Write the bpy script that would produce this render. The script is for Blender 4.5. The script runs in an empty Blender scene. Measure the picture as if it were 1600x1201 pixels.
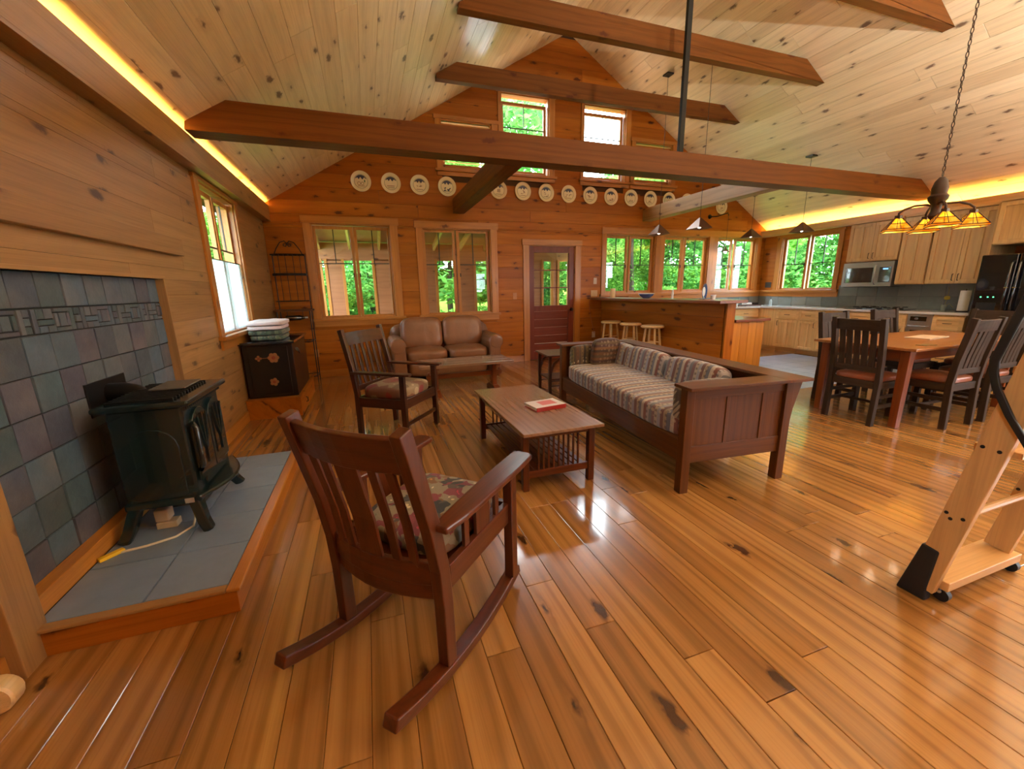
import bpy, math, random
from mathutils import Vector, Matrix
random.seed(7)
PI = math.pi
C = bpy.context.scene.collection
SC = bpy.context.scene

# ------------------------------------------------------------------ camera
F_PX = 633.3
yaw, pit, rol = [math.radians(v) for v in (19.067, 13.169, -1.141)]
CAMP = Vector((0, 0, 1.3))
_f = Vector((math.sin(yaw)*math.cos(pit), math.cos(yaw)*math.cos(pit), -math.sin(pit)))
_r = Vector((math.cos(yaw), -math.sin(yaw), 0))
_u = _r.cross(_f)
_r2 = math.cos(rol)*_r + math.sin(rol)*_u
_u2 = -math.sin(rol)*_r + math.cos(rol)*_u
cam = bpy.data.cameras.new('camera')
cam.sensor_width = 36
cam.lens = F_PX/1600*36
cam.clip_start = .02
cam_o = bpy.data.objects.new('camera', cam)
C.objects.link(cam_o)
M3 = Matrix((_r2, _u2, -_f)).transposed()
cam_o.matrix_world = Matrix.Translation(CAMP) @ M3.to_4x4()
SC.camera = cam_o

# ------------------------------------------------------------------ world and exposure
SC.view_settings.view_transform = 'Standard'
SC.view_settings.look = 'None'
SC.view_settings.exposure = 0.8
SC.view_settings.gamma = 1.0
SC.view_settings.use_curve_mapping = False
SC.cycles.max_bounces = 8
SC.cycles.diffuse_bounces = 5
SC.cycles.glossy_bounces = 4
SC.cycles.transmission_bounces = 6
SC.cycles.transparent_max_bounces = 12
SC.cycles.sample_clamp_indirect = 6
SC.cycles.caustics_reflective = False
SC.cycles.caustics_refractive = False
w = bpy.data.worlds.new('overcast_sky')
SC.world = w
w.use_nodes = True
bg = w.node_tree.nodes['Background']
bg.inputs[0].default_value = (0.86, 0.95, 1.04, 1)
bg.inputs[1].default_value = 14.0

def portal(loc, rot, sx, sy):
    l = bpy.data.lights.new('window_portal', 'AREA')
    l.shape = 'RECTANGLE'; l.size = sx; l.size_y = sy
    l.cycles.is_portal = True
    o = bpy.data.objects.new('window_portal', l)
    o.location = loc; o.rotation_euler = rot
    C.objects.link(o)

for _p in (((4.88, 7.12, 1.73), (PI/2, 0, 0), 1.2, 1.15), ((6.2, 7.12, 1.73), (PI/2, 0, 0), 1.2, 1.15), ((7.53, 7.12, 1.73), (PI/2, 0, 0), 1.2, 1.15),
           ((2.72, 7.12, 3.77), (PI/2, 0, 0), .9, 1.25), ((4.22, 7.12, 3.77), (PI/2, 0, 0), .9, 1.25),
           ((8.47, 5.97, 1.72), (PI/2, 0, -PI/2), 1.15, 1.1), ((-1.47, 5.0, 1.6), (PI/2, 0, PI/2), 1.1, 1.4),
           ((8.47, -1.75, 1.25), (PI/2, 0, -PI/2), 1.8, 2.1), ((8.47, .52, 1.77), (PI/2, 0, -PI/2), 1.4, 1.0),
           ((6.05, -3.37, 1.7), (PI/2, 0, PI), 1.15, 1.05)):
    portal(*_p)

# ------------------------------------------------------------------ material helpers
class NT:
    def __init__(s, name):
        s.m = bpy.data.materials.new(name); s.m.use_nodes = True
        s.t = s.m.node_tree; s.n = s.t.nodes; s.l = s.t.links
        s.p = s.n['Principled BSDF']; s.out = s.n['Material Output']
    def add(s, kind, **kw):
        nd = s.n.new(kind)
        for k, v in kw.items(): setattr(nd, k, v)
        return nd
    def link(s, a, b): s.l.new(a, b)
    def val(s, inp, v):
        if hasattr(v, 'default_value') or hasattr(v, 'is_output'): s.l.new(v, inp)
        else: inp.default_value = v
    def math(s, op, a, b=None, c=None, clamp=False):
        nd = s.add('ShaderNodeMath', operation=op, use_clamp=clamp)
        s.val(nd.inputs[0], a)
        if b is not None: s.val(nd.inputs[1], b)
        if c is not None: s.val(nd.inputs[2], c)
        return nd.outputs[0]
    def mix(s, f, a, b, blend='MIX'):
        nd = s.add('ShaderNodeMix', data_type='RGBA', blend_type=blend)
        s.val(nd.inputs[0], f); s.val(nd.inputs[6], a); s.val(nd.inputs[7], b)
        return nd.outputs[2]
    def comb(s, x, y, z):
        nd = s.add('ShaderNodeCombineXYZ')
        for i, v in enumerate((x, y, z)): s.val(nd.inputs[i], v)
        return nd.outputs[0]
    def noise(s, vec, scale=1.0, detail=3.0, rough=.5):
        nd = s.add('ShaderNodeTexNoise')
        s.link(vec, nd.inputs['Vector'])
        nd.inputs['Scale'].default_value = scale; nd.inputs['Detail'].default_value = detail
        nd.inputs['Roughness'].default_value = rough
        return nd.outputs[0]
    def ramp(s, fac, stops, interp='LINEAR'):
        nd = s.add('ShaderNodeValToRGB'); nd.color_ramp.interpolation = interp
        e = nd.color_ramp.elements
        while len(e) < len(stops): e.new(.5)
        for i, (p, c) in enumerate(stops):
            e[i].position = p; e[i].color = tuple(c) + (1,) if len(c) == 3 else c
        s.link(fac, nd.inputs[0])
        return nd.outputs[0]
    def bump(s, h, strength=.2, dist=.01):
        nd = s.add('ShaderNodeBump')
        nd.inputs['Strength'].default_value = strength; nd.inputs['Distance'].default_value = dist
        s.link(h, nd.inputs['Height']); s.link(nd.outputs[0], s.p.inputs['Normal'])

def lin(r, g, b):
    f = lambda c: ((c/255+.055)/1.055)**2.4 if c > 10 else c/255/12.92
    return (f(r), f(g), f(b), 1)

_mats = {}
def plain(name, col, rough=.5, metal=0.0, coat=0.0, var=.08, scale=20, bump=0, emit=None, estr=0, ior=1.5):
    if name in _mats: return _mats[name]
    t = NT(name)
    tc = t.add('ShaderNodeTexCoord').outputs['Object']
    n = t.noise(tc, scale, 3)
    k = t.math('MULTIPLY_ADD', n, 2*var, 1-var)
    c = t.mix(1.0, col, t.comb(k, k, k), 'MULTIPLY')
    t.link(c, t.p.inputs['Base Color'])
    t.p.inputs['Roughness'].default_value = rough
    t.p.inputs['Metallic'].default_value = metal
    t.p.inputs['Coat Weight'].default_value = coat
    t.p.inputs['IOR'].default_value = ior
    if bump: t.bump(n, bump, .01)
    if emit:
        t.p.inputs['Emission Color'].default_value = emit
        t.p.inputs['Emission Strength'].default_value = estr
    _mats[name] = t.m
    return t.m

WOODS = {
 # light colour, dark colour, ring colour amount, knots, knot colour, roughness, coat, plank variation, ring frequency
 'floor_pine':   (lin(178,130,72), lin(142,94,44), .50, .50, lin(48,18,10), .24, .75, .22, 60),
 'wall_pine':    (lin(178,108,30), lin(150,82,16), .22, 1., lin(70,28,12), .5, .04, .16, 40),
 'left_pine':    (lin(172,130,80), lin(142,102,56), .22, 1., lin(62,34,24), .42, .15, .14, 40),  # same wood as wall_pine, dulled to carry the left wall's neutral light
 'ceiling_pine': (lin(248,232,202), lin(234,208,168), .16, 1., lin(96,66,54), .45, .1, .10, 40),
 'beam_fir':     (lin(124,74,28), lin(96,54,17), .30, .6, lin(78,34,18), .5, .0, .05, 70),
 'trim_pine':    (lin(192,130,54), lin(164,98,34), .20, .3, lin(84,44,20), .4, .15, .1, 50),
 'oak_dark':     (lin(98,46,19), lin(68,29,11), .35, 0, lin(40,20,10), .33, .3, .05, 90),
 'walnut':       (lin(82,44,28), lin(50,26,18), .35, 0, lin(30,16,10), .32, .35, .05, 90),
 'oak_mid':      (lin(106,58,13), lin(76,40,7), .30, 0, lin(60,30,12), .5, .1, .05, 90),
 'oak_grey':     (lin(66,50,38), lin(44,32,24), .35, 0, lin(40,26,18), .58, .0, .05, 90),
 'beam_pale':    (lin(188,148,100), lin(160,118,72), .30, .5, lin(90,50,30), .5, .0, .05, 60),
 'coffee_top':   (lin(150,118,94), lin(118,88,66), .22, 0, lin(60,30,16), .2, .4, .05, 80),
 'porch_pine':   (lin(176,116,74), lin(148,90,54), .2, .5, lin(80,44,24), .5, .0, .1, 50),
 'table_oak':    (lin(172,112,56), lin(138,84,38), .30, 0, lin(70,40,20), .3, .3, .05, 80),
 'table_red':    (lin(140,74,32), lin(104,50,22), .30, 0, lin(60,30,16), .3, .3, .05, 80),
 'maple':        (lin(232,196,140), lin(212,172,112), .22, 0, lin(120,70,30), .38, .15, .08, 60),
 'maple_pale':   (lin(214,180,124), lin(188,150,96), .22, 0, lin(120,70,30), .42, .1, .08, 60),
 'cabinet_gold': (lin(206,140,40), lin(182,114,26), .2, 0, lin(70,28,12), .4, .15, .1, 50),
 'door_red':     (lin(124,58,40), lin(100,42,30), .18, 0, lin(60,20,12), .4, .15, .05, 50),
 'ladder_birch': (lin(216,172,112), lin(196,148,88), .18, 0, lin(110,60,30), .4, .1, .05, 50),
}
def W(kind, axis='x'):
    key = kind+'_'+axis
    if key in _mats: return _mats[key]
    c1, c2, ring, knots, ck, rough, coat, pv, freq = WOODS[kind]
    t = NT(key)
    sep = t.add('ShaderNodeSeparateXYZ'); t.link(t.add('ShaderNodeTexCoord').outputs['Object'], sep.inputs[0])
    x, y, z = sep.outputs
    uu, vv, ww = {'x': (x, y, z), 'y': (y, x, z), 'z': (z, x, y)}[axis]
    rnd = t.math('FRACT', t.math('ADD', t.add('ShaderNodeObjectInfo').outputs['Random'],
                                 t.add('ShaderNodeNewGeometry').outputs['Random Per Island']))
    u = t.math('MULTIPLY_ADD', rnd, 37.0, uu)
    v = t.math('MULTIPLY_ADD', rnd, 11.0, vv)
    ww = t.math('MULTIPLY_ADD', rnd, 5.0, ww)
    broad = t.noise(t.comb(t.math('MULTIPLY', u, .32 if kind in ('floor_pine', 'coffee_top') else .8), t.math('MULTIPLY', v, 7), t.math('MULTIPLY', ww, 7)), 1.0, 3)
    ringpos = t.math('MULTIPLY_ADD', broad, 2.6, t.math('MULTIPLY', t.math('ADD', v, ww), freq*.22))
    if knots:
        vor = t.add('ShaderNodeTexVoronoi', voronoi_dimensions='2D'); vor.inputs['Scale'].default_value = 1.0
        warp = t.noise(t.comb(t.math('MULTIPLY', u, 22), t.math('MULTIPLY', v, 34), ww), 1.0, 3)
        t.link(t.comb(t.math('MULTIPLY_ADD', warp, .16, t.math('MULTIPLY', u, 2.2)), t.math('MULTIPLY_ADD', warp, .26, t.math('MULTIPLY', t.math('ADD', v, ww), 5.6)), 0.0), vor.inputs['Vector'])
        sc_ = t.add('ShaderNodeSeparateColor'); t.link(vor.outputs['Color'], sc_.inputs[0])
        here = t.math('LESS_THAN', sc_.outputs[0], min(.95, knots)*.62)
        size = t.math('MULTIPLY_ADD', t.math('POWER', sc_.outputs[1], 2.0), .085, .015)
        d = vor.outputs['Distance']
        near = t.math('POWER', 2.718, t.math('MULTIPLY', d, -17.0))
        ringpos = t.math('MULTIPLY_ADD', t.math('MULTIPLY', near, here), 1.6, ringpos)
        kmask = t.math('MULTIPLY', t.math('SUBTRACT', 1.0, t.math('MULTIPLY', t.math('SUBTRACT', d, size), 14.0, clamp=True), clamp=True), t.math('MULTIPLY', here, .85))
        halo = t.math('MULTIPLY', t.math('SUBTRACT', 1.0, t.math('MULTIPLY', d, 4.2), clamp=True), t.math('MULTIPLY', here, .45))
    rings = t.math('POWER', t.math('MULTIPLY_ADD', t.math('SINE', t.math('MULTIPLY', ringpos, 6.283)), .5, .5), 2.5)
    fine = t.noise(t.comb(t.math('MULTIPLY', u, 3.0), t.math('MULTIPLY', v, 130), t.math('MULTIPLY', ww, 130)), 1.0, 2)
    col = t.mix(broad, c1, c2)
    dark = tuple(c*.52 for c in c2[:3]) + (1,)
    col = t.mix(t.math('MULTIPLY', rings, ring), col, dark)
    col = t.mix(t.math('MULTIPLY', t.math('SUBTRACT', fine, .45, clamp=True), .9), col, dark)
    if knots:
        col = t.mix(halo, col, dark)
        col = t.mix(kmask, col, ck)
    b = t.math('MULTIPLY_ADD', rnd, pv*2, 1-pv)
    col = t.mix(1.0, col, t.comb(b, t.math('POWER', b, 1.25), t.math('POWER', b, 1.6)), 'MULTIPLY')
    t.link(col, t.p.inputs['Base Color'])
    t.link(t.math('MULTIPLY_ADD', fine, .12, rough-.06), t.p.inputs['Roughness'])
    t.p.inputs['Coat Weight'].default_value = coat
    t.p.inputs['Coat Roughness'].default_value = .10 if kind == 'floor_pine' else .2
    bn = t.math('ADD', t.math('MULTIPLY', fine, .3), t.math('MULTIPLY', broad, .8))
    if kind != 'floor_pine': t.bump(bn, .2, .004)
    t.p.inputs['Specular IOR Level'].default_value = .22 if kind in ('door_red','oak_mid','oak_dark','oak_grey','walnut','beam_fir','wall_pine') else .5
    _mats[key] = t.m
    return t.m

def glass_mat():
    if 'glass' in _mats: return _mats['glass']
    t = NT('window_glass')
    tr = t.add('ShaderNodeBsdfTransparent'); tr.inputs[0].default_value = (.94, .97, .96, 1)
    gl = t.add('ShaderNodeBsdfGlossy'); gl.inputs['Roughness'].default_value = .01
    lw = t.add('ShaderNodeLayerWeight'); lw.inputs[0].default_value = .5
    fr = t.math('MULTIPLY_ADD', t.math('POWER', lw.outputs['Facing'], 5.0), .9, .035)
    mx = t.add('ShaderNodeMixShader')
    t.link(fr, mx.inputs[0]); t.link(tr.outputs[0], mx.inputs[1]); t.link(gl.outputs[0], mx.inputs[2])
    t.link(mx.outputs[0], t.out.inputs[0])
    _mats['glass'] = t.m
    return t.m

def cloth_stripes(name, cols, freq, axis, motif=1.0):
    """woven stripes across the given object axis with small repeated motifs"""
    if name in _mats: return _mats[name]
    t = NT(name)
    sep = t.add('ShaderNodeSeparateXYZ'); t.link(t.add('ShaderNodeTexCoord').outputs['Object'], sep.inputs[0])
    x, y, z = sep.outputs
    a = {'x': x, 'y': y, 'z': z}[axis]
    o1, o2 = {'x': (y, z), 'y': (x, z), 'z': (x, y)}[axis]
    along = t.math('ADD', o1, o2)
    wob = t.noise(t.comb(x, y, z), 9, 2)
    pos = t.math('MULTIPLY', t.math('MULTIPLY_ADD', wob, .012, a), freq)
    fr = t.math('FRACT', pos)
    stops = [(i/len(cols), lin(*c)) for i, c in enumerate(cols)]
    col = t.ramp(fr, stops, 'CONSTANT')
    vor = t.add('ShaderNodeTexVoronoi', feature='F1'); vor.inputs['Scale'].default_value = 1; vor.inputs['Randomness'].default_value = .35
    t.link(t.comb(t.math('MULTIPLY', pos, 5.0), t.math('MULTIPLY', along, 22), t.math('MULTIPLY', t.math('SUBTRACT', o1, o2), 3)), vor.inputs['Vector'])
    mo = t.math('LESS_THAN', vor.outputs['Distance'], .32)
    mo2 = t.math('GREATER_THAN', t.math('SINE', t.math('MULTIPLY', along, 150)), .2)
    col = t.mix(t.math('MULTIPLY', mo, .55*motif), col, lin(206, 188, 160))
    band = t.math('GREATER_THAN', t.math('SINE', t.math('MULTIPLY', pos, 18.85)), .82)
    col = t.mix(t.math('MULTIPLY', t.math('MULTIPLY', band, mo2), .6*motif), col, lin(60, 56, 62))
    weave = t.noise(t.comb(x, y, z), 240, 2)
    col = t.mix(t.math('MULTIPLY', weave, .35), col, lin(52, 42, 36))
    t.link(col, t.p.inputs['Base Color'])
    t.p.inputs['Roughness'].default_value = .9
    t.p.inputs['Sheen Weight'].default_value = .25
    t.bump(weave, .3, .003)
    _mats[name] = t.m
    return t.m

def cloth_scroll(name, base, cols, scale=14):
    """patchwork of swirling leaf shapes"""
    if name in _mats: return _mats[name]
    t = NT(name)
    tc = t.add('ShaderNodeTexCoord').outputs['Object']
    n = t.add('ShaderNodeTexNoise'); n.inputs['Scale'].default_value = scale*.5; n.inputs['Detail'].default_value = 2
    t.link(tc, n.inputs['Vector'])
    wv = t.add('ShaderNodeVectorMath', operation='MULTIPLY_ADD'); t.link(n.outputs[1], wv.inputs[0])
    wv.inputs[1].default_value = (.12, .12, .12); t.link(tc, wv.inputs[2])
    vor = t.add('ShaderNodeTexVoronoi'); vor.inputs['Scale'].default_value = scale; t.link(wv.outputs[0], vor.inputs['Vector'])
    sepc = t.add('ShaderNodeSeparateColor'); t.link(vor.outputs['Color'], sepc.inputs[0])
    col = t.ramp(sepc.outputs[0], [(i/len(cols), lin(*c)) for i, c in enumerate(cols)], 'CONSTANT')
    edge = t.math('GREATER_THAN', vor.outputs['Distance'], .05 + .5/scale*6)
    col = t.mix(t.math('MULTIPLY', edge, .65), col, lin(*base))
    weave = t.noise(tc, 260, 2)
    col = t.mix(t.math('MULTIPLY', weave, .3), col, lin(40, 30, 26))
    t.link(col, t.p.inputs['Base Color']); t.p.inputs['Roughness'].default_value = .85
    t.bump(weave, .25, .003)
    _mats[name] = t.m
    return t.m

def leather(name, c1, c2):
    if name in _mats: return _mats[name]
    t = NT(name)
    tc = t.add('ShaderNodeTexCoord').outputs['Object']
    n = t.noise(tc, 5, 4); n2 = t.noise(tc, 160, 2)
    wr = t.noise(tc, 16, 3, .6)
    t.link(t.mix(n, lin(*c1), lin(*c2)), t.p.inputs['Base Color'])
    t.p.inputs['Roughness'].default_value = .42
    t.p.inputs['Coat Weight'].default_value = .15
    t.bump(t.math('ADD', t.math('MULTIPLY', n2, .15), wr), .35, .012)
    _mats[name] = t.m
    return t.m

def slate_mat(name, cols, rough=.55, bumpd=.006, spread=1.0):
    if name in _mats: return _mats[name]
    t = NT(name)
    rnd = t.math('FRACT', t.math('ADD', t.add('ShaderNodeObjectInfo').outputs['Random'],
                                 t.add('ShaderNodeNewGeometry').outputs['Random Per Island']))
    tc = t.add('ShaderNodeTexCoord').outputs['Object']
    vm = t.add('ShaderNodeVectorMath', operation='ADD'); t.link(tc, vm.inputs[0])
    t.link(t.comb(t.math('MULTIPLY', rnd, 31), t.math('MULTIPLY', rnd, 17), 0.0), vm.inputs[1])
    base = t.ramp(rnd, [(i/(len(cols)-1), lin(*c)) for i, c in enumerate(cols)])
    n = t.noise(vm.outputs[0], 9, 6, .65); n2 = t.noise(vm.outputs[0], 3, 3)
    k = t.math('MULTIPLY_ADD', n, 1.0*spread, 1-.5*spread)
    col = t.mix(1.0, base, t.comb(k, k, k), 'MULTIPLY')
    col = t.mix(t.math('MULTIPLY', t.math('SUBTRACT', n2, .5, clamp=True), 1.6*spread), col, lin(130, 118, 112))
    t.link(col, t.p.inputs['Base Color'])
    t.p.inputs['Roughness'].default_value = rough
    t.bump(n, .6, bumpd)
    _mats[name] = t.m
    return t.m

def foliage_mat(name, c1, c2):
    if name in _mats: return _mats[name]
    t = NT(name)
    g = t.add('ShaderNodeNewGeometry').outputs['Random Per Island']
    o = t.add('ShaderNodeObjectInfo').outputs['Random']
    col = t.mix(g, lin(*c1), lin(*c2))
    k = t.math('MULTIPLY_ADD', o, .5, .75)
    col = t.mix(1.0, col, t.comb(k, k, t.math('MULTIPLY', k, .9)), 'MULTIPLY')
    df = t.add('ShaderNodeBsdfDiffuse'); tl = t.add('ShaderNodeBsdfTranslucent')
    t.link(col, df.inputs[0]); t.link(col, tl.inputs[0])
    mx = t.add('ShaderNodeMixShader'); mx.inputs[0].default_value = .45
    t.link(df.outputs[0], mx.inputs[1]); t.link(tl.outputs[0], mx.inputs[2]); t.link(mx.outputs[0], t.out.inputs[0])
    _mats[name] = t.m
    return t.m

def emitter(name, col, strength):
    if name in _mats: return _mats[name]
    t = NT(name)
    e = t.add('ShaderNodeEmission'); e.inputs[0].default_value = col; e.inputs[1].default_value = strength
    t.link(e.outputs[0], t.out.inputs[0])
    _mats[name] = t.m
    return t.m

# ------------------------------------------------------------------ mesh builder
class MB:
    def __init__(s): s.v = []; s.f = []
    def add(s, vs, fs):
        o = len(s.v); s.v += [tuple(v) for v in vs]; s.f += [tuple(i+o for i in f) for f in fs]
        return s
    def box(s, x0, x1, y0, y1, z0, z1):
        if x0 > x1: x0, x1 = x1, x0
        if y0 > y1: y0, y1 = y1, y0
        if z0 > z1: z0, z1 = z1, z0
        vs = [(x0,y0,z0),(x1,y0,z0),(x1,y1,z0),(x0,y1,z0),(x0,y0,z1),(x1,y0,z1),(x1,y1,z1),(x0,y1,z1)]
        return s.add(vs, [(0,3,2,1),(4,5,6,7),(0,1,5,4),(1,2,6,5),(2,3,7,6),(3,0,4,7)])
    def bar(s, p, q, w, t, up=(0,0,1), w2=None, t2=None):
        """rectangular bar from p to q; w across, t along 'up'"""
        p = Vector(p); q = Vector(q); d = (q-p).normalized(); up = Vector(up)
        a = d.cross(up)
        if a.length < 1e-4: a = d.cross(Vector((1,0,0)))
        a.normalize(); b = a.cross(d)
        w2 = w if w2 is None else w2; t2 = t if t2 is None else t2
        vs = []
        for c, ww, tt in ((p, w, t), (q, w2, t2)):
            for i, j in ((-1,-1),(1,-1),(1,1),(-1,1)): vs.append(c + a*i*ww/2 + b*j*tt/2)
        return s.add(vs, [(0,1,2,3),(7,6,5,4),(0,4,5,1),(1,5,6,2),(2,6,7,3),(3,7,4,0)])
    def strip(s, pts, w, t, side):
        """a curved board: centre line pts, thickness t along 'side x dir', width w along side"""
        side = Vector(side).normalized(); n = len(pts); vs = []
        P = [Vector(p) for p in pts]
        for i in range(n):
            d = (P[min(i+1, n-1)]-P[max(i-1, 0)]).normalized(); nn = d.cross(side).normalized()
            ww = w(i/(n-1)) if callable(w) else w
            for a, b in ((-1,-1),(1,-1),(1,1),(-1,1)): vs.append(P[i] + side*a*ww/2 + nn*b*t/2)
        fs = [(3,2,1,0), tuple(4*(n-1)+k for k in range(4))]
        for i in range(n-1):
            for k in range(4): fs.append((4*i+k, 4*i+(k+1)%4, 4*i+4+(k+1)%4, 4*i+4+k))
        return s.add(vs, fs)
    def tube(s, pts, r, n=8, cap=True):
        P = [Vector(p) for p in pts]; m = len(P); vs = []
        ref = None
        for i in range(m):
            d = (P[min(i+1, m-1)]-P[max(i-1, 0)]).normalized()
            if ref is None:
                ref = d.cross(Vector((0,0,1)))
                if ref.length < .01: ref = d.cross(Vector((1,0,0)))
                ref.normalize()
            a = (ref - d*ref.dot(d)).normalized(); ref = a; b = d.cross(a)
            rr = r[i] if isinstance(r, (list, tuple)) else r
            for k in range(n):
                an = 2*PI*k/n; vs.append(P[i] + a*math.cos(an)*rr + b*math.sin(an)*rr)
        fs = []
        for i in range(m-1):
            for k in range(n): fs.append((i*n+k, i*n+(k+1)%n, (i+1)*n+(k+1)%n, (i+1)*n+k))
        if cap: fs += [tuple(range(n))[::-1], tuple((m-1)*n+k for k in range(n))]
        return s.add(vs, fs)
    def lathe(s, prof, n=24, c=(0,0,0), ax='z'):
        vs = []
        for r, h in prof:
            for k in range(n):
                a = 2*PI*k/n; x, y = r*math.cos(a), r*math.sin(a)
                p = (x, y, h) if ax == 'z' else ((x, h, y) if ax == 'y' else (h, x, y))
                vs.append((c[0]+p[0], c[1]+p[1], c[2]+p[2]))
        fs = []
        for i in range(len(prof)-1):
            for k in range(n): fs.append((i*n+k, i*n+(k+1)%n, (i+1)*n+(k+1)%n, (i+1)*n+k))
        if prof[0][0] > 1e-5: fs.append(tuple(range(n))[::-1])
        if prof[-1][0] > 1e-5: fs.append(tuple((len(prof)-1)*n+k for k in range(n)))
        return s.add(vs, fs)
    def prism(s, poly, a, b, plane='xz'):
        """extrude a 2-D polygon between a and b along the missing axis"""
        def P(u, v, h): return {'xz': (u, h, v), 'yz': (h, u, v), 'xy': (u, v, h)}[plane]
        n = len(poly); vs = [P(u, v, a) for u, v in poly] + [P(u, v, b) for u, v in poly]
        fs = [tuple(range(n)), tuple(range(2*n-1, n-1, -1))]
        for i in range(n): fs.append((i, n+i, n+(i+1) % n, (i+1) % n))
        return s.add(vs, fs)
    def pillow(s, hx, hy, hz, c=(0,0,0), e=5.0, n=8, bulge=0.0, rot=None, wr=0.0, seed=0):
        rg = random.Random(seed); vs = []; idx = {}; fs = []
        ph = [rg.uniform(0, 6.28) for _ in range(6)]
        def pt(p):
            k = tuple(round(q, 5) for q in p)
            if k in idx: return idx[k]
            x, y, z = p
            m = (abs(x)**e + abs(y)**e + abs(z)**e)**(1/e)
            x, y, z = x/m, y/m, z/m
            bb = 1 + bulge*(1-min(1, x*x))*(1-min(1, y*y))
            X, Y, Z = x*hx, y*hy, z*hz*bb
            if wr:
                q = wr*(math.sin(9*X/hx*.7+ph[0]+3*y)*math.sin(5*y+ph[1]) + .6*math.sin(13*x+ph[2])*math.sin(11*y+ph[3]))
                Z += q*(1-x*x)*.5 + 0; X += q*.3; Y += q*.3
            v = Vector((X, Y, Z))
            if rot is not None: v = rot @ v
            idx[k] = len(vs); vs.append((v.x+c[0], v.y+c[1], v.z+c[2])); return idx[k]
        for ax in range(3):
            for sg in (-1, 1):
                for i in range(n):
                    for j in range(n):
                        q = []
                        for a, b in ((i, j), (i+1, j), (i+1, j+1), (i, j+1)):
                            u = 2*a/n-1; v = 2*b/n-1
                            p = [0, 0, 0]; p[ax] = sg; p[(ax+1) % 3] = u; p[(ax+2) % 3] = v
                            q.append(pt(tuple(p)))
                        fs.append(tuple(q) if sg > 0 else tuple(q[::-1]))
        return s.add(vs, fs)
    def mesh(s, name):
        m = bpy.data.meshes.new(name); m.from_pydata(s.v, [], s.f); m.update()
        return m
    def build(s, name, mat, parent=None, bevel=0, seg=2, smooth=False, auto=False, loc=None):
        m = s.mesh(name)
        o = bpy.data.objects.new(name, m)
        if isinstance(mat, str) and mat in WOODS:
            xs = [v[0] for v in s.v]; ys = [v[1] for v in s.v]; zs = [v[2] for v in s.v]
            d = (max(xs)-min(xs), max(ys)-min(ys), max(zs)-min(zs))
            mat = W(mat, 'xyz'[d.index(max(d))])
        m.materials.append(mat)
        if smooth:
            for p in m.polygons: p.use_smooth = True
        if bevel:
            b = o.modifiers.new('bevel', 'BEVEL'); b.width = bevel; b.segments = seg; b.limit_method = 'ANGLE'; b.angle_limit = .6
        C.objects.link(o)
        if parent is not None: o.parent = parent
        if loc: o.location = loc
        return o

def tag(o, label=None, cat=None, group=None, kind=None):
    if label: o['label'] = label
    if cat: o['category'] = cat
    if group: o['group'] = group
    if kind: o['kind'] = kind
    return o
def thing(name, label, cat, loc=(0,0,0), rz=0.0, group=None):
    o = bpy.data.objects.new(name, None); C.objects.link(o)
    o.location = loc; o.rotation_euler = (0, 0, rz); o.empty_display_size = .1
    return tag(o, label, cat, group)
def dup(o, loc, rz, label, group=None):
    r = o.copy(); C.objects.link(r); r.location = loc; r.rotation_euler = (0, 0, rz)
    tag(r, label, None, group)
    for ch in list(o.children):
        c = ch.copy(); C.objects.link(c); c.parent = r
        for g in list(ch.children):
            d = g.copy(); C.objects.link(d); d.parent = c
    return r
def box(name, mat, parent, b, bevel=.003): return MB().box(*b).build(name, mat, parent, bevel)
def smooth_by_angle(o, ang=.6):
    for p in o.data.polygons: p.use_smooth = True
    try: o.data.set_sharp_from_angle(angle=ang)
    except Exception: pass
    return o

# ------------------------------------------------------------------ room constants
XL, XR, YF, YB = -1.30, 8.30, 6.95, -3.2
def zl(x): return 2.57 + .59*(x+1.215)
def zr(x): return 2.45 + .605*(8.27-x)
XRIDGE = 3.486; ZRIDGE = zl(XRIDGE)

def plank_mesh(L, Wd, T, ch=.002):
    key = (round(L, 3), round(Wd, 3), round(T, 3))
    if key in plank_mesh.c: return plank_mesh.c[key]
    x, y = L/2, Wd/2
    prof = [(-y, -T/2), (y, -T/2), (y, T/2-ch), (y-ch, T/2), (-y+ch, T/2), (-y, T/2-ch)]
    n = len(prof); vs = [(-x, a, b) for a, b in prof] + [(x, a, b) for a, b in prof]
    # end chamfer on the top face
    vs[3] = (-x+ch, vs[3][1], vs[3][2]); vs[4] = (-x+ch, vs[4][1], vs[4][2])
    vs[9] = (x-ch, vs[9][1], vs[9][2]); vs[10] = (x-ch, vs[10][1], vs[10][2])
    fs = [tuple(range(n)), tuple(range(2*n-1, n-1, -1))]
    for i in range(n): fs.append((i, n+i, n+(i+1) % n, (i+1) % n))
    m = bpy.data.meshes.new('plank'); m.from_pydata(vs, [], fs); m.update()
    plank_mesh.c[key] = m
    return m
plank_mesh.c = {}
def plank(name, parent, mat, L, Wd, T, center, ex, ey):
    """ex: grain direction, ey: across; the visible face is ex x ey"""
    ex = Vector(ex).normalized(); ey = Vector(ey).normalized(); ez = ex.cross(ey)
    me = plank_mesh(L, Wd, T)
    if not me.materials: me.materials.append(mat)
    elif me.materials[0] != mat:
        k = (me.name, mat.name)
        if k not in plank.v:
            c = me.copy(); c.materials.clear(); c.materials.append(mat); plank.v[k] = c
        me = plank.v[k]
    o = bpy.data.objects.new(name, me)
    m = Matrix((ex, ey, ez)).transposed().to_4x4(); m.translation = Vector(center)
    o.matrix_world = m
    C.objects.link(o); o.parent = parent
    return o
plank.v = {}
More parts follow.
